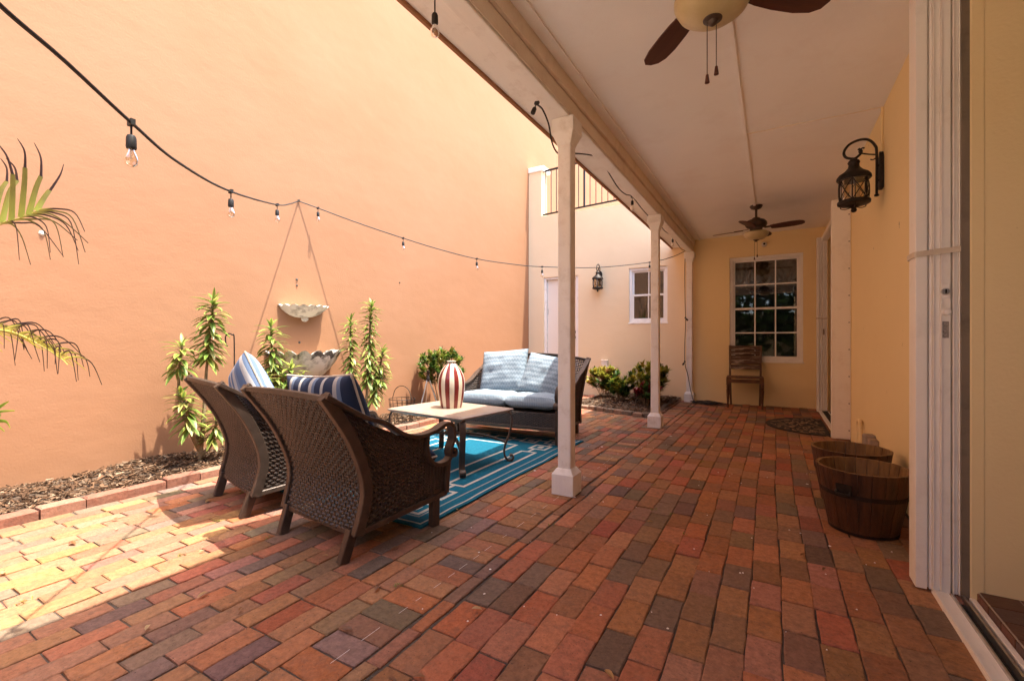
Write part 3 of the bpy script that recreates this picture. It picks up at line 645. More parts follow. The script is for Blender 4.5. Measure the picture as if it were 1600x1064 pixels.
# ------------------------------------------------------------------ balcony railing
rl = thing('balcony_railing', 'black iron balcony railing above the tan wall', 'railing', (0, BACK + .06, 3.43))
xs0, xs1, sl = -3.91, -1.2, .045
MB().bar([(xs0, 0, .88), (xs1, 0, .88 + sl * (xs1 - xs0))], .03, .035).build('top_rail', 'black_iron', rl)
MB().bar([(xs0, 0, .03), (xs1, 0, .03 + sl * (xs1 - xs0))], .03, .03).build('bottom_rail', 'black_iron', rl)
n = 24
for i in range(n):
    x = xs0 + .06 + (xs1 - xs0 - .1) * i / (n - 1); dz = sl * (x - xs0); w = .012 if i % 8 != 7 else .03
    MB().box(x - w / 2, x + w / 2, -w / 2, w / 2, .045 + dz, .863 + dz).build('baluster' if w < .02 else 'post', 'black_iron', rl)

# ------------------------------------------------------------------ accordion shutters
sh = thing('accordion_shutter', 'white folded accordion storm shutter at the near doorway, strapped shut', 'shutter', (0, 2.40, 0))
prof = [(.500, .536, .012, .10), (.536, .542, .030, .10), (.5425, .552, .018, .10), (.5525, .556, .008, .10), (.5565, .575, .016, .10), (.5755, .579, .006, .10), (.5795, .606, .012, .10), (.6065, .611, .034, .10), (.6115, .616, .008, .10), (.6165, .628, .018, .10), (.6285, .645, .010, .10)]
for (a, b_, f0, f1) in prof:
    MB().box(a, b_, f0 - .012, f1, .008, 2.455).build('blade', 'white_metal', sh, bevel=.0022)
MB().sweep([(x, y, 1.345 + .012 * (x - .5) / .15) for x, y in ((.66, .06), (.652, .0), (.648, -.008), (.58, -.0085), (.5, -.007), (.495, -.003), (.4925, .05), (.494, .10), (.52, .108))], [(-.001, -.011), (.001, -.011), (.001, .011), (-.001, .011)]).build('strap', 'strap', sh)
lk = MB().lathe([(0, .012), (.011, .012), (.013, .008), (.014, 0)], 20).build('lock', 'silver', sh, smooth=True, loc=(.589, .0, 1.192)); lk.rotation_euler = (R(90), 0, 0)
MB().box(-.0025, .0025, -.008, .008, .0125, .0135).build('keyhole', 'black_gap', lk)
MB().box(.576, .603, -.006, .0, 1.165, 1.222).build('lock_plate', 'white_metal', sh, bevel=.004)
MB().lathe([(0, .016), (.011, .014), (.015, .006), (.011, 0)], 20).build('knob', 'white_metal', sh, smooth=True, loc=(.592, .0, 1.112)).rotation_euler = (R(90), 0, 0)
MB().box(.581, .600, -.0015, -.0005, 1.01, 1.075).build('print_label', 'sticker', sh)
sh2 = thing('accordion_shutter', 'white folded accordion shutter beside the far sliding door', 'shutter', (0, 7.66, 0))
for i, (a, b_, f) in enumerate(((.54, .57, 0), (.5705, .578, .012), (.5785, .60, .004), (.6005, .607, .014), (.6075, .63, .002), (.6305, .638, .012), (.6385, .66, .006))):
    MB().box(a, b_, f, .11, .005, 2.44).build('blade', 'white_metal', sh2, bevel=.002)
MB().box(.536, .664, -.004, .112, 1.30, 1.32).build('strap', 'strap', sh2, bevel=.001); MB().box(.605, .625, -.014, .0, 1.08, 1.16).build('lock', 'grey_plastic', sh2, bevel=.003)
pn = thing('shutter_end_panel', 'flat white screwed metal panel standing out from the side wall', 'panel', (0, 5.62, 0))
MB().box(.521, .679, 0, .09, .01, 2.42).build('panel', 'white_metal', pn, bevel=.004)
for k in range(9):
    MB().lathe([(0, .004), (.005, .003), (.006, 0)], 8).build('screw', 'dark_alu', pn, loc=(.664, -.0005, .1 + k * .27)).rotation_euler = (R(90), 0, 0)
MB().box(.532, .600, -.003, .0, 1.292, 1.302).build('rivet_strip', 'white_metal', pn)

# ------------------------------------------------------------------ ceiling fans
def fan(loc, ang, label):
    f = thing('ceiling_fan', label, 'ceiling fan', loc, 0, 'ceiling fans along the porch ceiling')
    MB().lathe([(0, 0), (.07, 0), (.072, -.012), (.055, -.035), (.03, -.045), (0, -.046)], 28).build('canopy', 'bronze', f, smooth=True)
    MB().lathe([(.013, -.04), (.013, -.16)], 12).build('downrod', 'bronze', f, smooth=True)
    MB().lathe([(.013, -.14), (.04, -.15), (.05, -.165), (.095, -.18), (.118, -.205), (.122, -.235), (.105, -.262), (.07, -.275), (.068, -.30), (.085, -.31), (.09, -.325), (0, -.33)], 32).build('motor', 'bronze', f, smooth=True)
    b = MB().lathe([(.092, -.318), (.125, -.322), (.14, -.335), (.139, -.35), (.122, -.382), (.09, -.405), (.045, -.417), (.012, -.419)], 40).build('light_bowl', 'bowl', f, smooth=True)
    MB().lathe([(.036, -.413), (.034, -.421), (.02, -.427), (.016, -.435), (.008, -.442), (0, -.443)], 24).build('finial', 'bronze', b, smooth=True)
    for i in range(4):
        a = ang + i * math.pi / 2
        out = [(.16, -.045), (.22, -.058), (.30, -.066), (.40, -.068), (.47, -.058), (.505, -.035), (.515, 0), (.505, .035), (.47, .058), (.40, .068), (.30, .066), (.22, .058), (.16, .045)]
        mb = MB(); mb.prism(out, -.004, .004)
        bl = mb.build('blade', 'blade', f, bevel=.002, loc=(0, 0, -.285)); bl.rotation_euler = (R(-12), 0, a)
        ir = MB(); ir.prism([(.09, -.02), (.15, -.018), (.2, -.045), (.245, -.035), (.255, 0), (.245, .035), (.2, .045), (.15, .018), (.09, .02)], .0045, .011)
        ir.build('blade_iron', 'bronze', bl)
    for (x, y, L) in ((-.018, -.01, .20), (.012, .012, .165)):
        c = MB().tube([(x, y, -.43), (x, y, -.43 - L)], .0018, 6).build('pull_chain', 'bronze', f)
        MB().lathe([(.0, 0), (.005, -.001), (.009, -.032), (.0, -.034)], 12).build('fob', 'blade', c, smooth=True, loc=(x, y, -.43 - L))
    return f
fan((-.20, 1.90, 2.65), R(39), 'brown ceiling fan with amber bowl light nearest overhead')
fan((-.175, 6.33, 2.65), R(-14), 'brown ceiling fan with amber bowl light far end above window')

# ------------------------------------------------------------------ wall lanterns
def lantern(loc, rz, label, glossy, sc=1.0):
    # local: wall at x = 0, lantern hangs at x = -.16, z = 0 is the bracket plate's middle
    l = thing('wall_lantern', label, 'wall lantern', loc, rz, 'wall lanterns on the house'); l.scale = (sc,) * 3
    iron = 'black_iron'
    vs = MB(); vs.prism([(-.035, -.12), (.035, -.12), (.035, .09), (.02, .12), (0, .135), (-.02, .12), (-.035, .09)], -.022, 0, 'x'); vs.build('wall_plate', iron, l, bevel=.004)
    mb = MB()
    pts = [(-.035, 0, -.155), (-.035, 0, .12), (-.045, 0, .18), (-.08, 0, .225), (-.13, 0, .235), (-.185, 0, .215), (-.215, 0, .17), (-.205, 0, .13), (-.16, 0, .112), (-.13, 0, .13), (-.118, 0, .155), (-.135, 0, .175)]
    mb.tube(spline(pts, 6), .0085, 8); mb.build('arm', iron, l, smooth=True)
    mb = MB(); mb.tube(spline([(-.035, 0, .115), (-.09, 0, .13), (-.13, 0, .15), (-.115, 0, .175), (-.1, 0, .172)], 5), .005, 6)
    mb.tube(spline([(-.035, 0, .12), (-.04, 0, .095), (-.055, 0, .085), (-.07, 0, .09)], 5), .004, 6); mb.tube([(-.035, 0, .04), (-.018, 0, .04)], .007, 6); mb.tube([(-.035, 0, -.06), (-.018, 0, -.06)], .007, 6)
    mb.lathe([(0, -.17), (.014, -.165), (.014, -.155), (.008, -.15)], 10, cx=-.035); mb.build('scroll', iron, l, smooth=True)
    cx = -.16
    MB().lathe([(0, .118), (.012, .112), (.03, .098), (.036, .085), (.03, .07), (.034, .05), (.055, .025), (.085, .005), (.098, -.012), (.1, -.028), (.094, -.036), (.07, -.035), (0, -.03)], 28, cx=cx).build('roof', iron, l, smooth=True)
    cg = MB(); cg.lathe([(.080, -.036), (.080, -.185)], 28, cx=cx); cg.build('glass', 'lantern_glass', l, smooth=True)
    bs = MB(); bs.lathe([(.092, -.178), (.096, -.186), (.094, -.20), (.085, -.206), (.06, -.208), (.03, -.218), (.014, -.23), (.018, -.245), (.012, -.256), (0, -.26)], 28, cx=cx); bs.build('base', iron, l, smooth=True)
    cage = MB(); r = .086
    for i in range(6):
        a = 2 * math.pi * i / 6 + .3; cage.tube([(cx + r * math.cos(a), r * math.sin(a), -.03), (cx + r * math.cos(a), r * math.sin(a), -.19)], .0042, 6)
        for s in (0, 1):
            p = []
            for t in range(7):
                b_ = a + (math.pi / 3) * t / 6; z = -.036 - .15 * (t / 6 if s else 1 - t / 6); p.append((cx + r * math.cos(b_), r * math.sin(b_), z))
            cage.tube(p, .0032, 5)
    cage.build('cage', iron, l, smooth=True)
    sc_ = MB()
    for i in range(3):
        a = 2 * math.pi * i / 3 + .5; ca, sa = math.cos(a), math.sin(a)
        sc_.tube(spline([(cx + q * ca, q * sa, z) for q, z in ((.02, -.222), (.05, -.226), (.078, -.217), (.083, -.205), (.074, -.198))], 4), .0035, 5)
    sc_.build('foot_scroll', iron, l, smooth=True)
    for i in range(3):
        a = 2 * math.pi * i / 3; MB().lathe([(0, -.09), (.008, -.092), (.009, -.18), (0, -.18)], 10, cx=cx + .026 * math.cos(a), cy=.026 * math.sin(a)).build('candle_tube', 'candle', l, smooth=True)
    return l
lantern((.68, 4.10, 2.20), 0, 'large black scroll-arm lantern on the porch side wall near the doorway', False, 1.05)
lantern((-2.72, BACK, 2.13), R(90), 'small black lantern on the tan wall between door and small window', True, 1.0)

# ------------------------------------------------------------------ string lights
def socket(parent, p, L=.05, bulb=True, tilt=(0, 0, 0)):
    m = MB(); m.tube([(0, 0, 0), (0, 0, -L)], .004, 6); m.lathe([(0, -L), (.013, -L - .002), (.017, -L - .012), (.018, -L - .05), (.016, -L - .056), (0, -L - .057)], 14); m.box(-.018, .018, -.008, .008, -.012, .012)
    s = m.build('socket', 'rubber', parent, smooth=True, loc=p); s.rotation_euler = tilt; s.scale = (.8,) * 3
    if bulb:
        MB().lathe([(.011, -L - .056), (.013, -L - .066), (.022, -L - .085), (.0245, -L - .10), (.02, -L - .118), (.01, -L - .126), (0, -L - .127)], 16).build('bulb', 'bulb', s, smooth=True)
        MB().tube([(-.004, 0, -L - .058), (-.007, 0, -L - .09), (0, 0, -L - .098), (.007, 0, -L - .09), (.004, 0, -L - .058)], .0011, 5).build('filament', 'silver', s)
    return s
st = thing('string_lights', 'black festoon light string swagged from the orange wall across the patio', 'string lights')
LP = [(-4.195, 2.946, 2.42), (-3.85, 2.618, 2.255), (-3.442, 2.228, 2.085), (-2.559, 1.39, 1.81), (-2.062, .919, 1.71), (-1.79, .662, 1.70), (-1.55, .435, 1.705), (-1.402, .294, 1.70), (-1.25, .16, 1.71)]
RP = [(-4.195, 2.946, 2.42), (-4.103, 3.106, 2.375), (-3.893, 3.451, 2.27), (-3.639, 3.87, 2.16), (-3.4, 4.262, 2.07), (-3.163, 4.652, 2.005), (-2.906, 5.076, 1.98), (-2.668, 5.468, 1.982), (-2.17, 6.287, 2.048), (-1.646, 7.149, 2.205), (-1.391, 7.568, 2.33), (-1.235, 7.85, 2.46)]
MB().tube(spline(LP, 8), .0055, 8).build('cord', 'rubber', st, smooth=True); MB().tube(spline(RP, 8), .0055, 8).build('cord', 'rubber', st, smooth=True)
MB().tube([(WX, 2.946, 2.43), (WX + .02, 2.946, 2.425)], .008, 8).build('wall_hook', 'dark_alu', st)
for p in [(-1.79, .662, 1.70), (-2.559, 1.39, 1.81), (-3.442, 2.228, 2.085), (-4.103, 3.106, 2.375), (-3.639, 3.87, 2.16), (-3.163, 4.652, 2.005), (-2.668, 5.468, 1.982), (-1.646, 7.149, 2.205)]:
    socket(st, p)
s2 = thing('string_lights', 'black festoon light string tacked along the white porch beam', 'string lights')
BP = [[(-1.235, .3, 2.47), (-1.235, 1.52, 2.50), (-1.235, 1.81, 2.485), (-1.235, 2.3, 2.47), (-1.235, 2.42, 2.475)],
      [(-1.25, 2.49, 2.44), (-1.255, 2.58, 2.45), (-1.26, 2.68, 2.40), (-1.262, 2.74, 2.30), (-1.262, 2.86, 2.27), (-1.255, 3.1, 2.36), (-1.25, 3.35, 2.44), (-1.23, 3.55, 2.49)],
      [(-1.23, 3.62, 2.50), (-1.25, 3.82, 2.49), (-1.25, 4.16, 2.425), (-1.25, 4.42, 2.43), (-1.25, 4.67, 2.475), (-1.24, 5.0, 2.44), (-1.24, 5.3, 2.43)],
      [(-1.24, 5.5, 2.43), (-1.245, 5.9, 2.49), (-1.25, 6.27, 2.46), (-1.25, 6.8, 2.50), (-1.25, 7.05, 2.48), (-1.24, 7.5, 2.43), (-1.23, 7.8, 2.46)]]
for p in BP: MB().tube(spline(p, 7), .0052, 8).build('cord', 'rubber', s2, smooth=True)
socket(s2, (-1.245, 1.515, 2.50), .14); socket(s2, (-1.25, 2.49, 2.45), bulb=False, tilt=(R(-25), R(8), 0)); socket(s2, (-1.25, 4.67, 2.475)); socket(s2, (-1.25, 6.85, 2.50))
s3 = thing('extension_cord', 'black cord hanging down the far porch post and coiled on the bricks', 'cord')
MB().tube(spline([(-1.235, 7.84, 2.42), (-1.24, 7.83, 2.1), (-1.235, 7.83, 1.6), (-1.225, 7.82, 1.3), (-1.24, 7.82, .9), (-1.235, 7.82, .62), (-1.19, 7.80, .45), (-1.14, 7.77, .2), (-1.09, 7.74, .03), (-1.03, 7.7, .012), (-.95, 7.72, .012)], 6), .0055, 8).build('cord', 'rubber', s3, smooth=True)
socket(s3, (-1.225, 7.80, 1.37), .02, False, (0, R(-35), 0)); socket(s3, (-1.235, 7.80, .66), .03, False, (0, R(30), 0))
p = []
for i in range(90):
    a = i * .42; r = .09 + .05 * math.sin(i * .31) + .02 * math.sin(i * .9); p.append((-.88 + (r + .05) * math.cos(a) * 1.3, 7.70 + r * math.sin(a), .012 + .010 * (i % 13) / 4))
MB().tube(spline(p, 3), .006, 6).build('coil', 'rubber', s3, smooth=True)

# ------------------------------------------------------------------ woven furniture
def weave(mb, surf, nh, nv, amp=.0048, w=.0078, t=.003, vfill=True):
    # nh strands run along u, each passing before and behind nv stakes that run along v
    e = 1e-3
    def nrm(u, v):
        a = surf(min(u + e, 1), v) - surf(max(u - e, 0), v); b = surf(u, min(v + e, 1)) - surf(u, max(v - e, 0))
        n = a.cross(b); n.normalize(); return n, b.normalized()
    m = nv * 2
    for i in range(nh):
        v = (i + .5) / nh; vs = []; fs = []
        for k in range(m + 1):
            u = k / m; P = surf(u, v); n, b = nrm(u, v)
            o = 0 if k % 2 == 0 else amp * (1 if ((k // 2) + i) % 2 else -1)
            c = P + n * o
            vs += [c - b * w, c + n * t, c + b * w, c - n * t]
        for k in range(m):
            for j in range(4): fs.append((k * 4 + j, k * 4 + (j + 1) % 4, k * 4 + 4 + (j + 1) % 4, k * 4 + 4 + j))
        mb.add(vs, fs)
    for k in range(nv):
        u = (k + .5) / nv; pts = [surf(u, v / 10) for v in range(11)]
        mb.sweep(pts, [(-.004, -.0015), (.004, -.0015), (.004, .0015), (-.004, .0015)], (0, 1, 0))
def seat_unit(name, label, cat, loc, rz, hw, flare, D, H, arch, armz, group=None, nh=38, nv=30, front=True):
    t = thing(name, label, cat, loc, rz, group)
    ky = D / .62; kz = armz / .51
    ys = spline([(0, .0, .12), (0, .04, .32), (0, -.04, .55), (0, -.19, H)], 8)
    def yr(z): return interp([p.z for p in ys], [p.y for p in ys], z)
    def hx(z): return hw + flare * (z - .13)
    # rear posts, legs
    for s in (-1, 1):
        MB().bar([(s * hx(p.z), p.y, p.z) for p in ys], .05, .034, (1, 0, 0)).build('rear_post', 'bronze', t, smooth=True)
        MB().bar([(s * (hw - .045), -.045, 0), (s * (hw - .035), .0, .14)], .05, .036, (1, 0, 0)).build('leg', 'bronze', t)
        MB().bar([(s * (hw - .012), D - .055, 0), (s * (hw - .012), D - .05, .2)], .05, .04, (1, 0, 0)).build('leg', 'bronze', t)
        ap = [(yr(H), H), (.0 * ky, H - .11), (.13 * ky, .605 * kz), (.26 * ky, .535 * kz), (.38 * ky, .505 * kz), (.50 * ky, .512 * kz), (.60 * ky, .538 * kz), (.655 * ky, .525 * kz), (.675 * ky, .46 * kz), (.65 * ky, .40 * kz), (.655 * ky, .365 * kz), (.69 * ky, .36 * kz), (.695 * ky, .385 * kz), (.67 * ky, .395 * kz)]
        MB().bar(spline([(s * (hx(z) + .004), y, z) for y, z in ap], 6), .02, .052, (1, 0, 0)).build('arm', 'bronze', t, smooth=True)
        fp = [(.455 * ky, .495 * kz), (.455 * ky, .43 * kz), (.485 * ky, .365 * kz), (.55 * ky, .33 * kz), (.63 * ky, .33 * kz), (.665 * ky, .36 * kz)]
        fr = spline([(s * hx(z), y, z) for y, z in fp], 5); MB().bar(fr, .02, .045, (1, 0, 0)).build('arm_support', 'bronze', t, smooth=True)
        MB().bar([(s * hx(.33), .645 * ky, .33 * kz), (s * hx(.15), .64 * ky, .165)], .03, .035, (1, 0, 0)).build('front_post', 'bronze', t)
        MB().bar([(s * hx(.13), .0, .13), (s * hx(.15), .64 * ky, .165)], .028, .03, (1, 0, 0)).build('side_rail', 'bronze', t)
        us = [0, .2, .42, .58, .70, .735, .79, .9, 1.0]; zt = [H - .02, .605 * kz, .525 * kz, .492 * kz, .488 * kz, .41 * kz, .352 * kz, .32 * kz, .32 * kz]
        def sp(u, v, s=s):
            z0 = .135 + .03 * u; zT = interp(us, zt, u); z = z0 + v * (zT - z0)
            y = yr(z) * (1 - u) + .64 * ky * u
            return Vector((s * (hx(z) - .003), y, z))
        mb = MB(); weave(mb, sp, nh, max(12, int(nv * .9 * ky))); mb.build('woven_side', 'wicker', t)
    def ztop(u): return H + arch * (1 - (2 * u - 1) ** 2)
    def bp(u, v):
        z = .125 + v * (ztop(u) - .02 - .125); x = (2 * u - 1) * (hx(z) - .012); y = yr(min(z, H)) - (.15 / .25 * max(0, z - H)) * .6 - .018 * (1 - (2 * u - 1) ** 2) - .004
        return Vector((x, y, z))
    mb = MB(); weave(mb, bp, int(nh * 1.1), int(nv * hw / .3)); mb.build('woven_back', 'wicker', t)
    MB().bar([(bp(i / 16, 1) + Vector((0, 0, .008))) for i in range(17)], .030, .022).build('top_rail', 'wicker', t, smooth=True)
    MB().bar([(-hw, 0, .125), (hw, 0, .125)], .03, .026).build('back_rail', 'bronze', t)
    MB().bar([(-hw, .63 * ky, .165), (hw, .63 * ky, .165)], .03, .03).build('front_rail', 'bronze', t)
    MB().box(-hw + .01, hw - .01, .05, .62 * ky, .285, .305).build('seat_deck', 'wicker', t)
    def fpn(u, v): return Vector(((2 * u - 1) * (hw - .01), .632 * ky, .17 + v * .14))
    mb = MB(); weave(mb, fpn, 12, int(nv * hw / .3)); mb.build('woven_apron', 'wicker', t)
    return t
def pillow_mb(w, h, t, p=2.6, pinch=.06, n=26, wr=.006, seed=0, boxy=.42, mif=None):
    mb = MB()
    for side in (1, -1):
        vs = []; fs = []
        for j in range(n + 1):
            for i in range(n + 1):
                u = math.sin((i / n - .5) * math.pi); v = math.sin((j / n - .5) * math.pi)
                e = max(0, (1 - abs(u) ** p)) * max(0, (1 - abs(v) ** p))
                x = u * w / 2 * (1 - pinch * (1 - v * v)); y = v * h / 2 * (1 - pinch * (1 - u * u))
                z = side * (t / 2 * e ** boxy + .0015)
                z += side * wr * e * noise.noise(Vector((x * 11 + seed, y * 11, seed * 3.1))) * 2
                vs.append((x, y, z))
        for j in range(n):
            for i in range(n):
                a = j * (n + 1) + i; q = (a, a + 1, a + n + 2, a + n + 1); fs.append(q if side > 0 else q[::-1])
        mb.add(vs, fs)
    k = (n + 1) ** 2; edge = [i for i in range(n + 1)] + [(j + 1) * (n + 1) - 1 for j in range(1, n + 1)] + [n * (n + 1) + i for i in range(n - 1, -1, -1)] + [j * (n + 1) for j in range(n - 1, 0, -1)]
    mb.f += [(edge[i], edge[(i + 1) % len(edge)], k + edge[(i + 1) % len(edge)], k + edge[i]) for i in range(len(edge))]; mb.m += [0] * len(edge)
    pip = [Vector(((mb.v[i][0] + mb.v[k + i][0]) / 2, (mb.v[i][1] + mb.v[k + i][1]) / 2, 0)) for i in edge]
    return mb, pip
def pillow(name, label, cat, w, h, t, mat_, M4, pip_mat=None, group=None, **kw):
    mb, pip = pillow_mb(w, h, t, **kw)
    o = mb.build(name, mat_, smooth=True, angle=80); o.matrix_world = M4
    tag(o, label, cat, group)
    if pip_mat: MB().tube(pip, .006, 6, closed=True).build('piping', pip_mat, o, smooth=True)
    return o
def frame(loc, rz): return Matrix.Translation(loc) @ Matrix.Rotation(rz, 4, 'Z')
def RX(a): return Matrix.Rotation(a, 4, 'X')
def RZ(a): return Matrix.Rotation(a, 4, 'Z')
def RY(a): return Matrix.Rotation(a, 4, 'Y')
T = Matrix.Translation

C1 = ((-1.935, 1.47, 0), R(-6)); C2 = ((-2.84, 1.585, 0), R(-13.5))
seat_unit('wicker_armchair', 'dark brown wicker armchair nearest the camera, its back in shade', 'armchair', *C1, .308, .06, .545, .77, .012, .52, 'wicker armchairs turned to the table')
seat_unit('wicker_armchair', 'brown wicker armchair nearer the orange wall, its side panel in sunlight', 'armchair', *C2, .308, .06, .545, .77, .012, .52, 'wicker armchairs turned to the table')
F1, F2 = frame(*C1), frame(*C2)
pillow('seat_cushion', 'navy and cream seat cushion in the wicker armchair nearest the camera', 'cushion', .56, .47, .11, 'navy', F1 @ T((0, .29, .365)), 'plain_cream', p=7, pinch=.01, boxy=.3)
pillow('seat_cushion', 'navy and cream seat cushion in the armchair nearer the wall', 'cushion', .56, .47, .11, 'navy', F2 @ T((0, .29, .365)), 'plain_cream', p=7, pinch=.01, boxy=.3)
pillow('throw_pillow', 'navy and cream striped pillow propped in the nearest wicker armchair', 'pillow', .58, .48, .17, 'navy', F1 @ T((-.01, .085, .605)) @ RX(R(110)) @ RZ(R(3)), 'plain_cream', p=2.8, pinch=.05, seed=3)
pillow('throw_pillow', 'blue and white striped pillow corner-up in the armchair nearer the wall', 'pillow', .46, .46, .18, 'sky_stripe', F2 @ T((.03, .085, .655)) @ RX(R(109)) @ RZ(R(20)), 'plain_cream', p=2.8, pinch=.05, seed=5)
SF = ((-2.37, 4.56, 0), R(184))
seat_unit('wicker_loveseat', 'brown wicker loveseat with pale blue cushions facing the table', 'loveseat', *SF, .575, .06, .70, .80, .055, .535, nh=36, nv=26)
FS = frame(*SF)
for i, s in enumerate((-1, 1)):
    pillow('seat_cushion', ['pale blue patterned seat cushion on the loveseat beside the white post', 'pale blue patterned seat cushion on the loveseat, end nearer the orange wall'][i], 'cushion', .54, .60, .15, 'zigzag2', FS @ T((s * .272, .36, .385)) @ RX(R(3)), None, p=6, pinch=.012, boxy=.32, seed=7 + i, wr=.008)
pillow('back_pillow', 'pale blue chevron back pillow leaning on the loveseat, nearer the orange wall', 'pillow', .56, .50, .17, 'zigzag', FS @ T((.26, .15, .655)) @ RX(R(112)) @ RZ(R(-5)), None, p=3, pinch=.05, seed=11, wr=.012)
pillow('back_pillow', 'pale blue chevron back pillow leaning on the loveseat, beside the white post', 'pillow', .54, .46, .17, 'zigzag', FS @ T((-.27, .2, .63)) @ RX(R(118)) @ RZ(R(9)), None, p=3, pinch=.05, seed=13, wr=.012)

# ------------------------------------------------------------------ rug
rx0, rx1, ry0, ry1 = RUG; cell = .0125
nx_ = round((rx1 - rx0) / cell); ny_ = round((ry1 - ry0) / cell); Wd, Ht = nx_ * cell, ny_ * cell
def rug_pat(x, y):
    d = min(x, Wd - x, y, Ht - y); lw = .026
    if .030 < d < .043: return 1
    if .098 < d < .118: return 2
    a, b = min(x, Wd - x), min(y, Ht - y)
    def outl(x0, x1, y0, y1, px, py): return x0 <= px <= x1 and y0 <= py <= y1 and not (x0 + lw < px < x1 - lw and y0 + lw < py < y1 - lw)
    for (ca, cb) in ((.215, .21), (.25, .46), (.46, .25)):
        for h in (.088, .03):
            if outl(ca - h, ca + h, cb - h, cb + h, a, b): return 1
    if outl(.19, .35, .645, 9, a, b) or outl(.645, 9, .19, .35, a, b): return 1
    if abs(a - .215) < lw / 2 and .298 < b < .372: return 1
    if abs(b - .21) < lw / 2 and .303 < a < .372: return 1
    if abs(a - .27) < lw / 2 and .548 < b < .645: return 1
    if abs(b - .27) < lw / 2 and .548 < a < .645: return 1
    if outl(.47, 9, .47, 9, a, b): return 1
    return 0
mb = MB(); vs = []; fs = []; mi = []
for j in range(ny_ + 1):
    for i in range(nx_ + 1):
        x, y = i * cell, j * cell; d = min(x, Wd - x, y, Ht - y)
        z = .008 + .0035 * noise.noise(Vector((x * 3, y * 2.2, 4))) + (.006 * noise.noise(Vector((x * 4, y * 5, 8))) if d < .06 else 0)
        vs.append((rx0 + x + .006 * math.sin(y * 5) * (d < .05), ry0 + y, max(.0075, z + .004)))
for j in range(ny_):
    for i in range(nx_):
        a = j * (nx_ + 1) + i; fs.append((a, a + 1, a + nx_ + 2, a + nx_ + 1)); mi.append(rug_pat((i + .5) * cell, (j + .5) * cell))
mb.add(vs, fs); mb.m = mi
ed = [i for i in range(nx_ + 1)] + [(j + 1) * (nx_ + 1) - 1 for j in range(1, ny_ + 1)] + [ny_ * (nx_ + 1) + i for i in range(nx_ - 1, -1, -1)] + [j * (nx_ + 1) for j in range(ny_ - 1, 0, -1)]
o = len(mb.v); mb.v += [(mb.v[i][0], mb.v[i][1], .0035) for i in ed]; n = len(ed)
mb.f += [(ed[i], o + i, o + (i + 1) % n, ed[(i + 1) % n]) for i in range(n)]; mb.m += [0] * n
rug = mb.build('rug', ['rug_blue', 'rug_cream', 'rug_dust'], smooth=True); tag(rug, 'teal outdoor rug with cream key-pattern border under the table', 'rug')

# ------------------------------------------------------------------ coffee table and vase
tb = thing('coffee_table', 'low rectangular patio table with beige top and bronze scroll legs', 'table', (-2.30, 3.0, .012), R(-7))
tw, td = .415, .315
b = MB()
def ringz(a, z): return [(-tw + a, -td + a, z), (tw - a, -td + a, z), (tw - a, td - a, z), (-tw + a, td - a, z)]
rings = ringz(.022, .40) + ringz(.0, .418) + ringz(.0, .426) + ringz(.03, .436) + ringz(.036, .434)
b.add(rings, [(r * 4 + i, r * 4 + (i + 1) % 4, r * 4 + 4 + (i + 1) % 4, r * 4 + 4 + i) for r in range(4) for i in range(4)] + [(3, 2, 1, 0)])
b.build('top_frame', 'table_edge', tb)
MB().add(ringz(.0365, .4342) + ringz(.0365, .42), [(0, 1, 2, 3), (4, 7, 6, 5)] + [(i, 4 + i, 4 + (i + 1) % 4, (i + 1) % 4) for i in range(4)]).build('table_top', 'table_top', tb)
for sx, sy in ((-1, -1), (1, -1), (1, 1), (-1, 1)):
    dx, dy = sx * .36, sy * .25; q = math.hypot(dx, dy); ux, uy = sx * .75, sy * .66
    P = [(0, .41), (.05, .395), (.066, .33), (.045, .22), (.01, .13), (.004, .06), (.03, .014), (.065, .012), (.078, .035), (.064, .052), (.05, .045)]
    lg = MB().bar(spline([(dx + ux * r, dy + uy * r, z) for r, z in P], 6), .014, .044, (uy, -ux, 0)).build('leg', 'bronze', tb, smooth=True)
    S = [(dx + ux * .015, dy + uy * .015, .155), (dx * .75, dy * .75, .20), (dx * .42, dy * .42, .225), (dx * .1, dy * .1, .228)]
    MB().bar(spline(S, 5), .026, .014).build('stretcher', 'bronze', lg, smooth=True)
MB().lathe([(0, .245), (.05, .243), (.055, .23), (.05, .215), (0, .213)], 20).build('stretcher_hub', 'bronze', tb, smooth=True)
vp = [(0, 0), (.083, 0), (.088, .006), (.098, .06), (.108, .13), (.112, .19), (.106, .245), (.088, .295), (.062, .335), (.042, .357), (.034, .366), (.034, .372), (.039, .378), (.039, .384), (.030, .386), (.028, .37), (.0, .36)]
vp2 = [(p.x, p.z) for p in spline([(r, 0, z) for r, z in vp[1:12]], 4)]
vp2 = [(0, 0)] + vp2 + vp[12:]
vs_ = MB(); vs_.lathe(vp2, 54, mif=lambda i, j: (1 if (i // 3) % 2 == 0 and 2 < j < len(vp2) - 8 else 0))
vase = vs_.build('vase', ['cream_glaze', 'maroon_glaze'], smooth=True, loc=(-2.315, 3.03, .4465)); tag(vase, 'tall bottle-shaped vase with maroon and cream vertical stripes', 'vase')

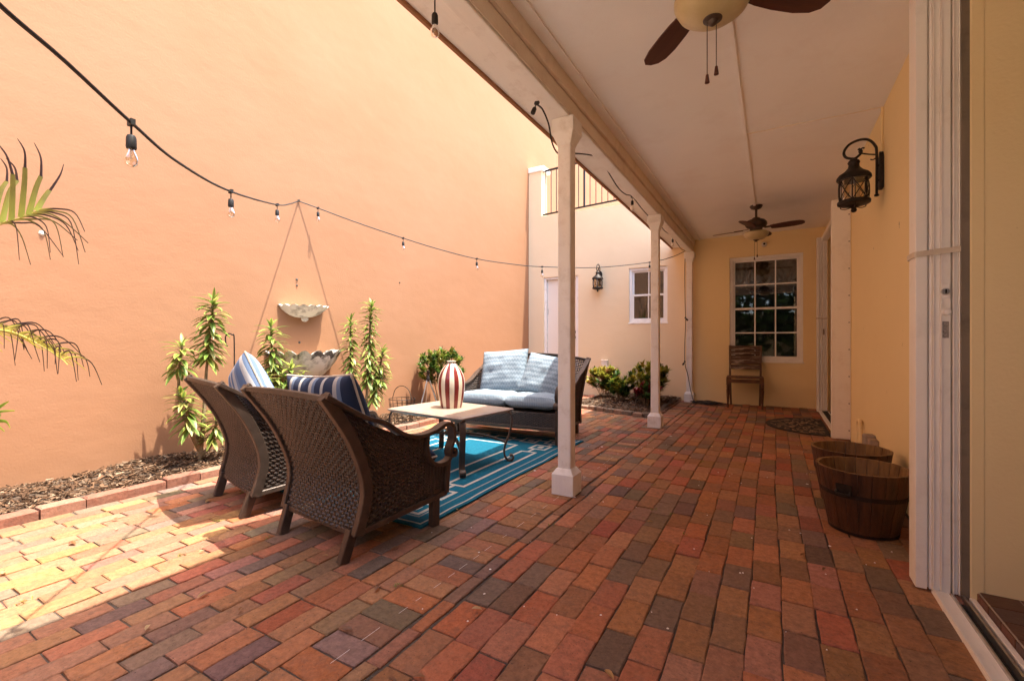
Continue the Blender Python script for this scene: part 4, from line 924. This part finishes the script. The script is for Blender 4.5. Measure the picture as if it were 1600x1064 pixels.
# ------------------------------------------------------------------ wall fountain: two scalloped shell basins
wf = thing('wall_fountain', 'weathered white stone fountain of two scalloped shell basins on the orange wall', 'fountain', (WX, 2.985, 0))
def shell(name, rw, rd, z0, z1, nsc, amp, dirty, rimt):
    n = nsc * 8; prof = [(.0, 0), (.16, .01), (.34, .06), (.55, .20), (.73, .42), (.86, .66), (.95, .86), (1.03, 1.0)]
    inn = [(.94, .97), (.80, .80), (.5, .55), (.15, .42), (0, .4)]
    allp = prof + inn; k = len(allp); mb = MB(); vs = []; fs = []; mi = []
    for i in range(n + 1):
        a = -math.pi / 2 + math.pi * i / n; w = math.cos(i / n * nsc * 2 * math.pi)
        for j, (r, h) in enumerate(allp):
            s = 1 + amp * w * min(1, r * 1.1) ** 2
            vs.append((rd * r * s * math.cos(a) + .002, rw * r * s * math.sin(a), z0 + (z1 - z0) * h + (z1 - z0) * .07 * w * (r > .7) * (1 if r > .9 else .4)))
    for i in range(n):
        for j in range(k - 1):
            fs.append((i * k + j, (i + 1) * k + j, (i + 1) * k + j + 1, i * k + j + 1)); mi.append(1 if dirty and j in (6, 7, 8) else 0)
    mb.add(vs, fs); mb.m = mi
    o = mb.build(name, ['stone', 'stain_stone'], wf, smooth=True, angle=60)
    s = o.modifiers.new('solid', 'SOLIDIFY'); s.thickness = rimt; s.offset = 0
    return o
up = shell('upper_basin', .245, .235, 1.24, 1.345, 9, .03, False, .014)
MB().lathe([(0, .0), (.02, .004), (.034, .02), (.036, .036), (.03, .048), (.045, .06), (.06, .09)], 18, cx=.05, cz=1.19).build('knop', 'stone', up, smooth=True)
lo = shell('lower_basin', .36, .335, .60, .875, 9, .045, True, .03)
MB().lathe([(.0, -.03), (.03, -.02), (.03, .03), (.05, .06)], 14, cx=.07, cz=.59).build('knop', 'stone', lo, smooth=True)
MB().tube([(.05, 0, .6), (.05, 0, .3), (.03, .01, .06)], .012, 8).build('drain_pipe', 'dark_alu', lo)

# ------------------------------------------------------------------ plants
def leaf(mb, P, d, L, w, droop, ce, cc, seg=4, shape=.5, fold=.25, twist=0.0):
    d = Vector(d).normalized(); side = d.cross(Vector((0, 0, 1)))
    if side.length < .05: side = Vector((1, 0, 0))
    side.normalize()
    if twist: side = Matrix.Rotation(twist, 3, d) @ side
    vs = []; cs = []; p = Vector(P)
    for k in range(seg + 1):
        t = k / seg; hw = w / 2 * (math.sin(math.pi * min(1, (t * .92 + .06)) ** shape) ** .8 if k < seg else .04)
        up = side.cross(d).normalized()
        vs += [p - side * hw + up * hw * fold, p, p + side * hw + up * hw * fold]; cs += [ce, cc, ce]
        d = (d + Vector((0, 0, -droop / seg))).normalized(); p = p + d * (L / seg)
    fs = []
    for k in range(seg):
        a = k * 3; fs += [(a, a + 1, a + 4, a + 3), (a + 1, a + 2, a + 5, a + 4)]
    mb.add(vs, fs, cs)
def vary(c, k=.2):
    q = random.uniform(1 - k, 1 + k); return tuple(max(.004, x * q) for x in c)
YEL, GRN, DGR = (.40, .40, .085), (.085, .17, .024), (.035, .085, .015)
def dracaena(loc, stems, label, dens=1.0):
    # stems: list of (points, leafy length from tip, leaf length)
    t = thing('variegated_shrub', label, 'shrub', loc, 0, 'variegated shrubs along the orange wall')
    sm = MB(); lm = MB()
    for pts, leafy, LL in stems:
        sp = spline(pts, 8); n = len(sp); sm.tube(sp, .016, 7, scale=[1.15 - .75 * i / n for i in range(n)])
        dist = [0]
        for i in range(1, n): dist.append(dist[-1] + (sp[i] - sp[i - 1]).length)
        tot = dist[-1]; cnt = int(leafy / .0042 * dens)
        for q in range(cnt):
            s = tot - leafy * (1 - q / cnt) * random.uniform(.96, 1.0); s = max(0, min(tot, s))
            P = Vector((interp(dist, [p.x for p in sp], s), interp(dist, [p.y for p in sp], s), interp(dist, [p.z for p in sp], s)))
            a = q * 2.4 + jit(.4); top = (s - (tot - leafy)) / leafy; el = -.15 + .85 * top ** 2 + jit(.3)
            if tot - s < .025: el = random.uniform(.7, 1.3)
            d = (math.cos(a) * math.cos(el), math.sin(a) * math.cos(el), math.sin(el))
            f = random.random(); L = LL * random.uniform(.7, 1.15) * (.65 if tot - s < .03 else 1)
            ce, cc = (vary(YEL), vary(GRN)) if f < .5 else ((vary((.22, .28, .05)), vary(GRN)) if f < .88 else (vary((.50, .43, .13)), vary((.2, .22, .05))))
            leaf(lm, P, d, L, L * random.uniform(.19, .27), .85 + jit(.45), ce, cc, 5, .8)
    sm.build('stem', 'stem', t, smooth=True); lm.build('foliage', 'leaf', t, smooth=True)
    return t
dracaena((-3.88, 1.87, .05), [([(0, 0, 0), (.02, .02, .35), (.0, .05, .7), (.03, .09, 1.28)], .50, .165), ([(.0, .02, .15), (-.05, -.08, .35), (-.03, -.13, .60), (-.0, -.12, .93)], .22, .155), ([(0, 0, .1), (.05, -.08, .25), (.06, -.12, .45), (.04, -.15, .56)], .30, .15), ([(0, 0, .05), (.06, .06, .15), (.08, .1, .42)], .26, .14)], 'tall yellow-edged leafy shrub left of the fountain, behind the farther armchair')
dracaena((-3.86, 2.43, .05), [([(0, 0, 0), (.02, .02, .4), (.0, .01, 1.08)], .55, .155), ([(0, 0, .1), (.05, .1, .4), (.05, .17, .72)], .4, .17), ([(0, 0, .1), (.08, -.1, .35), (.06, -.13, .66)], .36, .17), ([(0, 0, .1), (.12, .12, .3), (.12, .22, .58)], .36, .17)], 'yellow-edged leafy shrub directly left of the fountain basins')
dracaena((-3.86, 3.45, .05), [([(0, .06, 0), (.02, .08, .5), (.0, .13, 1.0), (.0, .16, 1.36)], .9, .145), ([(0, 0, 0), (.0, -.09, .45), (.01, -.14, .8), (.0, -.13, 1.17)], .62, .14), ([(0, .05, .1), (.03, .2, .45), (.02, .31, .85)], .42, .16), ([(0, .0, .1), (.03, .17, .35), (.04, .28, .62)], .36, .16)], 'tall twin-stemmed yellow-edged shrub right of the fountain', .9)
def bush(loc, rx, rz_, h0, n, LL, cols_, label, name='leafy_shrub', group=None, stems=7, ratio=.45, tips=0):
    t = thing(name, label, 'shrub', loc, 0, group); sm = MB(); lm = MB(); ends = []
    for i in range(stems):
        a = 2 * math.pi * i / stems + jit(.5); r = rx * random.uniform(.35, .85); z = h0 + rz_ * random.uniform(.8, 1.7)
        e = Vector((r * math.cos(a), r * math.sin(a), z)); sm.tube(spline([(0, 0, -.02), (e.x * .35, e.y * .35, h0 * .7), tuple(e)], 4), .008, 5, scale=[1 - .09 * k for k in range(9)]); ends.append(e)
    cl = max(10, n // 6)
    for i in range(cl):
        while True:
            p = Vector((jit(1), jit(1), random.uniform(-1, 1)))
            if .3 < p.length < 1: break
        c = Vector((p.x * rx, p.y * rx, h0 + rz_ + p.z * rz_)); out = Vector((p.x, p.y, .5 + .4 * p.z)).normalized(); pal = random.choice(cols_)
        sm.tube([c - out * .08 - Vector((0, 0, .03)), c], .0035, 4)
        for k in range(14):
            a = k * 2.4 + jit(.5); el = .1 + k * .07 + jit(.3)
            d = Vector((math.cos(a) * math.cos(el), math.sin(a) * math.cos(el), math.sin(el))) * .8 + out * .5
            L = LL * random.uniform(.7, 1.15); cc = vary(pal[1], .25)
            leaf(lm, c - out * (.05 - .005 * k), d, L, L * ratio, .5 + jit(.3), vary(pal[0], .25), cc, 3, .9, .18)
    sm.build('stem', 'stem', t, smooth=True); lm.build('foliage', 'leaf', t, smooth=True)
    return t
G1 = [((.10, .17, .025), (.05, .12, .015)), ((.22, .24, .03), (.09, .15, .02)), ((.05, .10, .015), (.03, .08, .01)), ((.28, .23, .04), (.12, .15, .02))]
bush((-3.84, 4.78, .06), .33, .23, .36, 700, .075, G1, 'rounded glossy green shrub against the orange wall behind the vase', group=None, stems=9, ratio=.5)
CR = [((.42, .38, .05), (.14, .20, .025)), ((.05, .11, .018), (.03, .075, .012)), ((.40, .33, .05), (.3, .27, .04)), ((.30, .06, .03), (.06, .1, .02))]
for k_ in range(5): bush((-3.4 + k_ * 1.35, -5.75 + jit(.2), .0), .85, 1.9, .15, 2400, .22, [((.05, .10, .02), (.03, .07, .012)), ((.09, .15, .03), (.05, .1, .015))], ['leftmost', 'second from left', 'middle', 'fourth from left', 'rightmost'][k_] + ' tall hedge bush before the garden wall at the viewer\'s back', 'unseen_hedge_bush', 'unseen hedge bushes added for the window reflections')  # foliage guessed from reflections; added unseen and tall to cover sky in the panes
bush((-2.45, 7.35, .05), .28, .20, .10, 430, .10, CR, 'yellow and red croton shrub at the wall right of the loveseat', 'croton_shrub', 'croton shrubs below the small window')
bush((-2.05, 7.0, .05), .19, .15, .05, 260, .10, CR[:2] + [CR[1]], 'low dark green croton in the middle of the window bed', 'croton_shrub', 'croton shrubs below the small window')
bush((-1.66, 7.15, .05), .30, .24, .12, 430, .11, [CR[0], CR[2], CR[0], CR[1]], 'yellow-green croton shrub behind the middle white post', 'croton_shrub', 'croton shrubs below the small window')
bush((-1.60, 6.75, .04), .17, .13, .05, 220, .10, [((.26, .02, .02), (.12, .012, .012)), ((.05, .1, .02), (.03, .07, .012)), ((.2, .02, .02), (.05, .02, .015))], 'low dark red-leaved plant at the corner of the window bed', 'croton_shrub', 'croton shrubs below the small window')

# palm standing just left of the picture, two fronds reaching in
pm = thing('palm', 'young palm at the left edge with two arching fronds and dry curled tips', 'palm', (-3.98, .42, .05))
MB().tube(spline([(0, 0, -.03), (.02, .02, .35), (.0, .0, .75), (.03, .04, 1.05)], 6), .05, 12, scale=[1.1 - .02 * i for i in range(19)]).build('trunk', 'stem', pm, smooth=True)
ox, oy, oz = -3.831 + 3.98, .803 - .42, -.05
rvx, rvy = .868, .497
def FP(px, py, dep=0.0): # a point on the frond's own upright plane, 3.66 mm per unit
    s = px * .003657; z = 1 + (532 - py) * .003657
    return Vector((ox + rvx * s - rvy * dep, oy + rvy * s + rvx * dep, z + oz))
def ribbon(pts, w0, w1, facing, cols_):
    mb = MB(); vs = []; cs = []; n = len(pts); f = Vector(facing)
    for i, p in enumerate(pts):
        a = pts[max(0, i - 1)]; b_ = pts[min(n - 1, i + 1)]; t = (b_ - a).normalized(); s = t.cross(f).normalized(); u = i / (n - 1); w = (w0 + (w1 - w0) * u) / 2
        nn_ = s.cross(t)
        vs += [p - s * w, p + nn_ * w * .35, p + s * w]; k = interp([c[0] for c in cols_], range(len(cols_)), u); c0 = cols_[int(k)][1]; c1 = cols_[min(int(k) + 1, len(cols_) - 1)][1]; f_ = k - int(k)
        cs += [tuple(c0[q] * (1 - f_) + c1[q] * f_ for q in range(3))] * 3
    fs = [q for i in range(n - 1) for q in ((i * 3, i * 3 + 1, i * 3 + 4, i * 3 + 3), (i * 3 + 1, i * 3 + 2, i * 3 + 5, i * 3 + 4))]
    return mb.add(vs, fs, cs)
fc = (.497, -.868, 0)
DRY = (.035, .016, .012); OLV = (.17, .15, .03); GL = (.30, .33, .05); YG = (.46, .40, .07)
fr1 = MB().tube(spline([(.02, .03, .95), tuple(FP(-60, 385)), tuple(FP(0, 351)), tuple(FP(35, 340)), tuple(FP(62, 328))], 6), .007, 6, scale=[1.3 - .045 * i for i in range(25)]).build('frond', 'green_stem', pm, smooth=True)
for (bx, by, mx, my, tx, ty, ex, ey) in [(3, 349, 8, 300, 14, 278, -12, 240), (18, 345, 24, 300, 28, 275, 2, 222), (33, 340, 42, 290, 47, 265, 40, 222), (45, 336, 55, 295, 62, 275, 50, 222), (57, 330, 64, 310, 70, 295, 88, 252), (-12, 352, -6, 300, -2, 280, -20, 240)]:
    d = jit(.05); b0, m0, t0, e0 = FP(bx, by, 0), FP(mx, my, d * .5), FP(tx, ty, d), FP(ex, ey, d * 1.6)
    pts = spline([b0, m0, t0], 5); ribbon(pts, .040, .028, fc, [(0, GL), (.5, OLV), (1, OLV)]).build('leaflet', 'leaf', fr1, smooth=True)
    mid = (t0 + e0) / 2 + Vector((.014, .01, .01)); ribbon(spline([t0 - Vector((0, 0, .006)), mid, e0], 5), .019, .003, fc, [(0, DRY), (1, DRY)]).build('dry_tip', 'leaf', fr1, smooth=True)
for i, (bx, by, mx, my, ex, ey) in enumerate([(62, 328, 125, 335, 143, 365), (60, 329, 115, 342, 135, 395), (57, 330, 110, 348, 122, 413), (52, 332, 105, 350, 138, 380), (47, 334, 95, 350, 112, 390), (40, 337, 88, 352, 100, 402), (34, 339, 85, 358, 94, 398), (28, 342, 60, 360, 68, 404), (15, 346, 34, 362, 40, 408), (8, 348, 25, 370, 36, 412), (5, 349, 55, 352, 92, 400), (20, 344, 80, 345, 116, 375)]):
    d = jit(.06); ribbon(spline([FP(bx, by), FP(bx + (mx - bx) * .5, by + (my - by) * .25 - 2, d * .4), FP(mx, my, d * .8), FP(ex, ey, d)], 5), .012, .004, fc, [(0, YG), (.25, OLV if i % 2 else DRY), (1, DRY)]).build('leaflet', 'leaf', fr1, smooth=True)
fr2 = MB().tube(spline([(.03, .03, .85), tuple(FP(-70, 520)), tuple(FP(0, 516)), tuple(FP(40, 527)), tuple(FP(90, 556)), tuple(FP(106, 570))], 6), .006, 6, scale=[1.3 - .032 * i for i in range(31)]).build('frond', 'green_stem', pm, smooth=True)
rnd = random.Random(5)
for i in range(26):
    u = i / 25; bx = -30 + 130 * u; by = 514 + 46 * max(0, (bx + 5) / 105) ** 1.5; sgn = i % 2; d = rnd.uniform(-.07, .07)
    mx = bx + rnd.uniform(28, 48) * (1 - .35 * u); my = by - rnd.uniform(2, 14) * (1 - u) + (8 if sgn else -3); ex = min(150, mx + rnd.uniform(0, 26)); ey = my + rnd.uniform(28, 58) * (1 - .3 * u)
    ribbon(spline([FP(bx, by), FP((bx + mx) / 2, (by + my) / 2 - 6, d * .5), FP(mx, my, d), FP(ex, ey, d * 1.3)], 5), .012, .004, fc, [(0, YG), (.3, YG if sgn else DRY), (.6, DRY), (1, DRY)]).build('leaflet', 'leaf', fr2, smooth=True)
for i in range(16):
    u = i / 15; bx = -30 + 110 * u; by = 516 + 40 * max(0, (bx + 5) / 105) ** 1.5; d = rnd.uniform(-.05, .05); ex = bx + rnd.uniform(30, 50); ey = min(580, by + rnd.uniform(14, 34))
    ribbon(spline([FP(bx, by), FP((bx + ex) / 2, (by + ey) / 2 - 2, d), FP(ex, ey, d)], 4), .011, .003, fc, [(0, YG), (1, (.5, .42, .06))]).build('leaflet', 'leaf', fr2, smooth=True)
fr3 = MB().tube(spline([(.03, .03, .45), tuple(FP(-60, 650)), tuple(FP(-8, 648))], 6), .006, 6).build('frond', 'green_stem', pm, smooth=True)
for (bx, by, ex, ey, w) in [(-25, 652, 22, 626, .026), (-20, 655, 34, 640, .024), (-22, 660, 28, 667, .026), (-20, 657, 12, 652, .03), (-25, 648, 6, 634, .024), (-20, 664, 20, 672, .02)]:
    ribbon(spline([FP(bx, by), FP((bx + ex) / 2, (by + ey) / 2 - 5, jit(.03)), FP(ex, ey, jit(.05))], 5), w, .006, fc, [(0, (.12, .22, .02)), (.6, (.2, .3, .03)), (1, (.42, .42, .06))]).build('leaflet', 'leaf', fr3, smooth=True)

# ------------------------------------------------------------------ garden bits by the wall
sk = MB(); sk.tube(spline([(0, 0, .0), (.0, 0, .5), (0, 0, .96), (-.006, -.012, 1.005), (-.02, -.035, 1.015), (-.032, -.05, .99), (-.03, -.048, .93), (-.02, -.04, .915)], 6), .005, 8)
sk = sk.build('plant_hook', 'black_iron', smooth=True, loc=(-3.8, 2.09, .04)); tag(sk, 'slim black shepherd hook stake between the shrubs left of the fountain', 'hook')
tp = thing('metal_tripod', 'small silver tripod standing in front of the green shrub', 'tripod', (-3.74, 4.42, .05))
for a in (.4, 2.5, 4.6): MB().tube([(.012 * math.cos(a), .012 * math.sin(a), .47), (.17 * math.cos(a), .17 * math.sin(a), 0)], .008, 8).build('leg', 'silver', tp, smooth=True)
MB().lathe([(0, .44), (.022, .44), (.026, .47), (.018, .5), (.012, .52), (.022, .54), (.02, .575), (0, .58)], 14).build('head', 'black_iron', tp, smooth=True)
wb = thing('wire_basket', 'round dark wire basket on the mulch behind the table', 'basket', (-3.76, 3.98, .05))
mb = MB()
for z, r in ((.02, .12), (.1, .135), (.2, .145), (.27, .15)): mb.tube([(r * math.cos(2 * math.pi * i / 24), r * math.sin(2 * math.pi * i / 24), z) for i in range(24)], .0035, 5, closed=True)
mb.build('hoop', 'black_iron', wb, smooth=True); mb = MB()
for i in range(16):
    a = 2 * math.pi * i / 16; mb.tube([(.12 * math.cos(a), .12 * math.sin(a), .02), (.15 * math.cos(a), .15 * math.sin(a), .27)], .0025, 5)
mb.build('wire', 'black_iron', wb)
MB().tube(spline([(-.15, 0, .27), (-.1, 0, .38), (0, 0, .42), (.1, 0, .38), (.15, 0, .27)], 5), .004, 6).build('handle', 'black_iron', wb, smooth=True)

# ------------------------------------------------------------------ wooden barrel planters
def barrel(loc, label):
    t = thing('barrel_planter', label, 'planter', loc, jit(.6), 'wooden barrel planters by the side wall')
    n, H = 22, .33; r0, r1, th = .149, .207, .016
    for i in range(n):
        a0 = 2 * math.pi * i / n + .006; a1 = 2 * math.pi * (i + 1) / n - .006; vs = []; dr = jit(.0012)
        for z, r in ((0, r0), (H * .5, (r0 + r1) / 2 + .003), (H + jit(.001), r1)):
            for rr in (r + dr, r + dr - th):
                for a in (a0, (a0 + a1) / 2, a1): vs.append((rr * math.cos(a), rr * math.sin(a), z))
        fs = []; mi = []
        for L in range(2):
            o = L * 6
            for k in range(2):
                fs.append((o + k, o + k + 1, o + k + 7, o + k + 6)); mi.append(0); fs.append((o + 3 + k, o + 9 + k, o + 10 + k, o + 4 + k)); mi.append(1)
            fs += [(o, o + 6, o + 9, o + 3), (o + 2, o + 5, o + 11, o + 8)]; mi += [0, 0]
        fs += [(12, 13, 16, 15), (13, 14, 17, 16), (0, 3, 4, 1), (1, 4, 5, 2)]; mi += [1, 1, 0, 0]
        mb = MB().add(vs, fs); mb.m = mi; mb.build('stave', ['barrel', 'barrel_in'], t)
    for z in (.205,):
        r = r0 + (r1 - r0) * z / H + .0035; MB().lathe([(r - .004, z - .012), (r, z - .011), (r + .003, z + .011), (r - .002, z + .012)], 44).build('hoop', 'black_iron', t, smooth=True)
    r = r0 + .003; MB().lathe([(r - .004, .002), (r, .002), (r + .002, .014), (r - .002, .016)], 44).build('hoop', 'black_iron', t, smooth=True)
    MB().lathe([(0, .03), (r0 - .01, .03)], 30).build('bottom', 'barrel_in', t)
    for s in (0, math.pi):
        a = s; rr = r0 + (r1 - r0) * .235 / H + .006
        h = MB(); h.box(-.004, .006, -.035, .035, -.02, .03); h.tube(spline([(.008, -.03, .0), (.02, -.03, -.012), (.022, 0, -.016), (.02, .03, -.012), (.008, .03, 0)], 4), .006, 8)
        hd = h.build('handle', 'black_iron', t, smooth=True, loc=(rr * math.cos(a), rr * math.sin(a), .235)); hd.rotation_euler = (0, R(10), a)
    return t
b1 = barrel((.415, 3.02, .004), 'dark stained wooden barrel planter, the nearer of the two'); b1.rotation_euler = (0, 0, R(-120))
b2 = barrel((.42, 3.50, .004), 'dark stained wooden barrel planter tucked behind the nearer one'); b2.rotation_euler = (0, 0, R(75))

# ------------------------------------------------------------------ half-moon door mat
dm = thing('door_mat', 'half-round black and tan door mat at the far sliding door', 'mat', (.53, 6.32, .003))
rad = .60; P_ = [(-rad * math.sin(math.pi * i / 40) * 1.0, rad * math.cos(math.pi * i / 40)) for i in range(41)]
MB().prism(P_, 0, .008).build('base', 'mat_black', dm)
mb = MB(); rr_ = random.Random(3)
for i in range(170):
    a = rr_.uniform(.06, math.pi - .06); q = math.sqrt(rr_.uniform(.01, .86)) * rad; cx, cy = -q * math.sin(a), q * math.cos(a); an = rr_.uniform(0, 6.28); L = rr_.uniform(.035, .075); w = L * .26
    if cx > -.03: continue
    pts = [(cx + math.cos(an) * L / 2 * u - math.sin(an) * (w * v + .3 * w * (1 - u * u)), cy + math.sin(an) * L / 2 * u + math.cos(an) * (w * v + .3 * w * (1 - u * u))) for u, v in ((-1, 0), (-.5, -.45), (.2, -.5), (.8, -.2), (1, 0), (.8, .2), (.2, .5), (-.5, .45))]
    mb.prism(pts, .008, .0105 + i * .000004)
tag(mb.build('leaf_relief', 'mat_tan', dm), kind='stuff')

# ------------------------------------------------------------------ weathered chair under the window
ch = thing('wooden_chair', 'small weathered wooden chair with peeling slatted back under the window', 'chair', (-.36, 7.70, 0), R(2))
for s in (-1, 1):
    MB().lathe([(0, 0), (.011, 0), (.016, .02), (.013, .06), (.02, .2), (.023, .27), (.017, .29), (.024, .305), (.017, .32), (.022, .335), (.022, .345), (0, .345)], 14).build('leg', 'chair_wood', ch, smooth=True, loc=(s * .225, -.19, 0))
    MB().box(s * .225 - .022, s * .225 + .022, -.212, -.168, .345, .44).build('leg_block', 'chair_wood', ch, bevel=.003)
    MB().bar(spline([(s * .20, .23, 0), (s * .205, .19, .22), (s * .21, .18, .44), (s * .21, .2, .66), (s * .215, .245, .92)], 5), .038, .03, (1, 0, 0)).build('back_post', 'peel2', ch)
MB().box(-.245, .245, -.215, -.195, .375, .43).build('seat_rail', 'chair_wood', ch, bevel=.003)
for s in (-1, 1): MB().box(s * .225 - .012, s * .225 + .012, -.17, .17, .385, .43).build('seat_rail', 'chair_wood', ch, bevel=.003)
for i in range(5): MB().box(-.245, .245, -.22 + i * .082, -.22 + i * .082 + .076, .4405, .458).build('seat_slat', 'chair_wood', ch, bevel=.003)
for (z0, z1) in ((.85, .918), (.78, .842), (.635, .772), (.555, .627)):
    ym = .20 + .045 * ((z0 + z1) / 2 - .66) / .26 - .012
    s_ = MB().box(-.2, .2, -.010, .010, -(z1 - z0) / 2, (z1 - z0) / 2).build('back_slat', 'peel', ch, bevel=.003, loc=(0, ym, (z0 + z1) / 2)); s_.rotation_euler = (R(-9), 0, 0)

# ------------------------------------------------------------------ small fixtures
cm = thing('security_camera', 'small white camera on the end wall above the big window', 'camera', (-.11, BACK, 2.475))
MB().lathe([(0, 0), (.04, 0), (.042, -.02), (.03, -.03), (0, -.03)], 18).build('mount', 'white_metal', cm, smooth=True).rotation_euler = (R(90), 0, 0)
MB().lathe([(0, .02), (.03, .018), (.034, -.02), (.02, -.036), (0, -.04)], 18, cy=-.05).build('body', 'white_metal', cm, smooth=True)
MB().lathe([(0, .0), (.016, 0), (.016, .006), (0, .008)], 14).build('lens', 'black_gap', cm, smooth=True, loc=(.0, -.082, -.006)).rotation_euler = (R(90), 0, 0)
ob = thing('outlet_box', 'white covered electric outlet on the tan wall above the croton shrub', 'outlet', (-2.64, BACK, .58))
MB().box(-.055, .055, -.05, 0, -.06, .05).build('box', 'white_metal', ob, bevel=.006); MB().box(-.06, .06, -.062, -.002, .051, .066).build('cover', 'white_metal', ob, bevel=.004)
eb = thing('outlet_box', 'weathered grey outlet boxes low on the side wall behind the barrels', 'outlet', (.68, 4.28, .2))
MB().box(-.075, -.001, .06, .16, -.09, .08).build('box', 'grey_plastic', eb, bevel=.012); MB().box(-.06, -.001, -.05, .055, -.10, .065).build('box', 'grey_plastic', eb, bevel=.01)
# fallen leaves and flakes on the bricks
mb = MB(); rr_ = random.Random(11)
spots = [(-.92, 1.02), (-.98, .98), (.1, 1.35), (.12, 1.5), (-1.7, .95), (-.3, 2.0), (.2, 2.4), (-1.3, 3.4), (-1.45, 3.1)] + [(rr_.uniform(-1.6, .6), rr_.uniform(1, 6.5)) for _ in range(34)] + [(rr_.uniform(-3.4, -1.5), rr_.uniform(.5, 1.9)) for _ in range(14)]
for (x, y) in spots:
    a = rr_.uniform(0, 6.28); L = rr_.uniform(.018, .05); c = rr_.choice([(.42, .25, .1), (.3, .14, .06), (.5, .36, .18), (.2, .09, .04)])
    leaf(mb, (x, y, .010), (math.cos(a), math.sin(a), .25), L, L * .45, .5, c, tuple(q * .8 for q in c), 4, .9, .5)
lm_ = mb.build('leaf_litter', 'leaf', smooth=True); tag(lm_, 'dry fallen leaves scattered over the bricks', 'leaves', kind='stuff')
mb = MB()
for i in range(120):
    x, y = (rr_.uniform(-1.9, .6), rr_.uniform(.9, 6)); r = rr_.uniform(.002, .006) if i > 10 else rr_.uniform(.008, .014)
    n = 6; mb.add([(x + r * rr_.uniform(.6, 1.3) * math.cos(k * 6.28 / n), y + r * rr_.uniform(.6, 1.3) * math.sin(k * 6.28 / n), .0085 - .003) for k in range(n)] + [(x, y, .0085)], [(k, (k + 1) % n, n) for k in range(n)])
tag(mb.build('paint_flakes', 'white_wood'), 'tiny pale paint flakes and grit on the bricks', 'flakes', kind='stuff')
mb = MB(); y = .6
while y < 6.2:
    L = rr_.uniform(.03, .09); mb.add([(-1.185 - .0007, y, .0045), (-1.185 + .0007, y, .0045), (-1.184 + .0007, y + L, .0045), (-1.184 - .0007, y + L, .0045)], [(0, 1, 2, 3)]); y += L + rr_.uniform(.02, .12)
mb.build('chalk_line', 'white_wood', floor)
mb = MB()
for i in range(34):
    x = -1.325 - .0892 * rr_.randint(0, 24) if i % 3 else -1.035 + .1064 * rr_.randint(0, 9); y = rr_.uniform(.5, 4.5)
    for k in range(rr_.randint(4, 9)):
        a = rr_.uniform(0, 6.28); leaf(mb, (x + rr_.uniform(-.012, .012), y + rr_.uniform(-.02, .02), -.003), (math.cos(a) * .7, math.sin(a) * .7, .8), rr_.uniform(.01, .026), .005, .6, (.2, .2, .03), (.13, .15, .02), 3, .9)
tag(mb.build('weeds', 'leaf', smooth=True), 'tiny yellow-green weeds sprouting in the brick joints', 'weeds', kind='stuff')
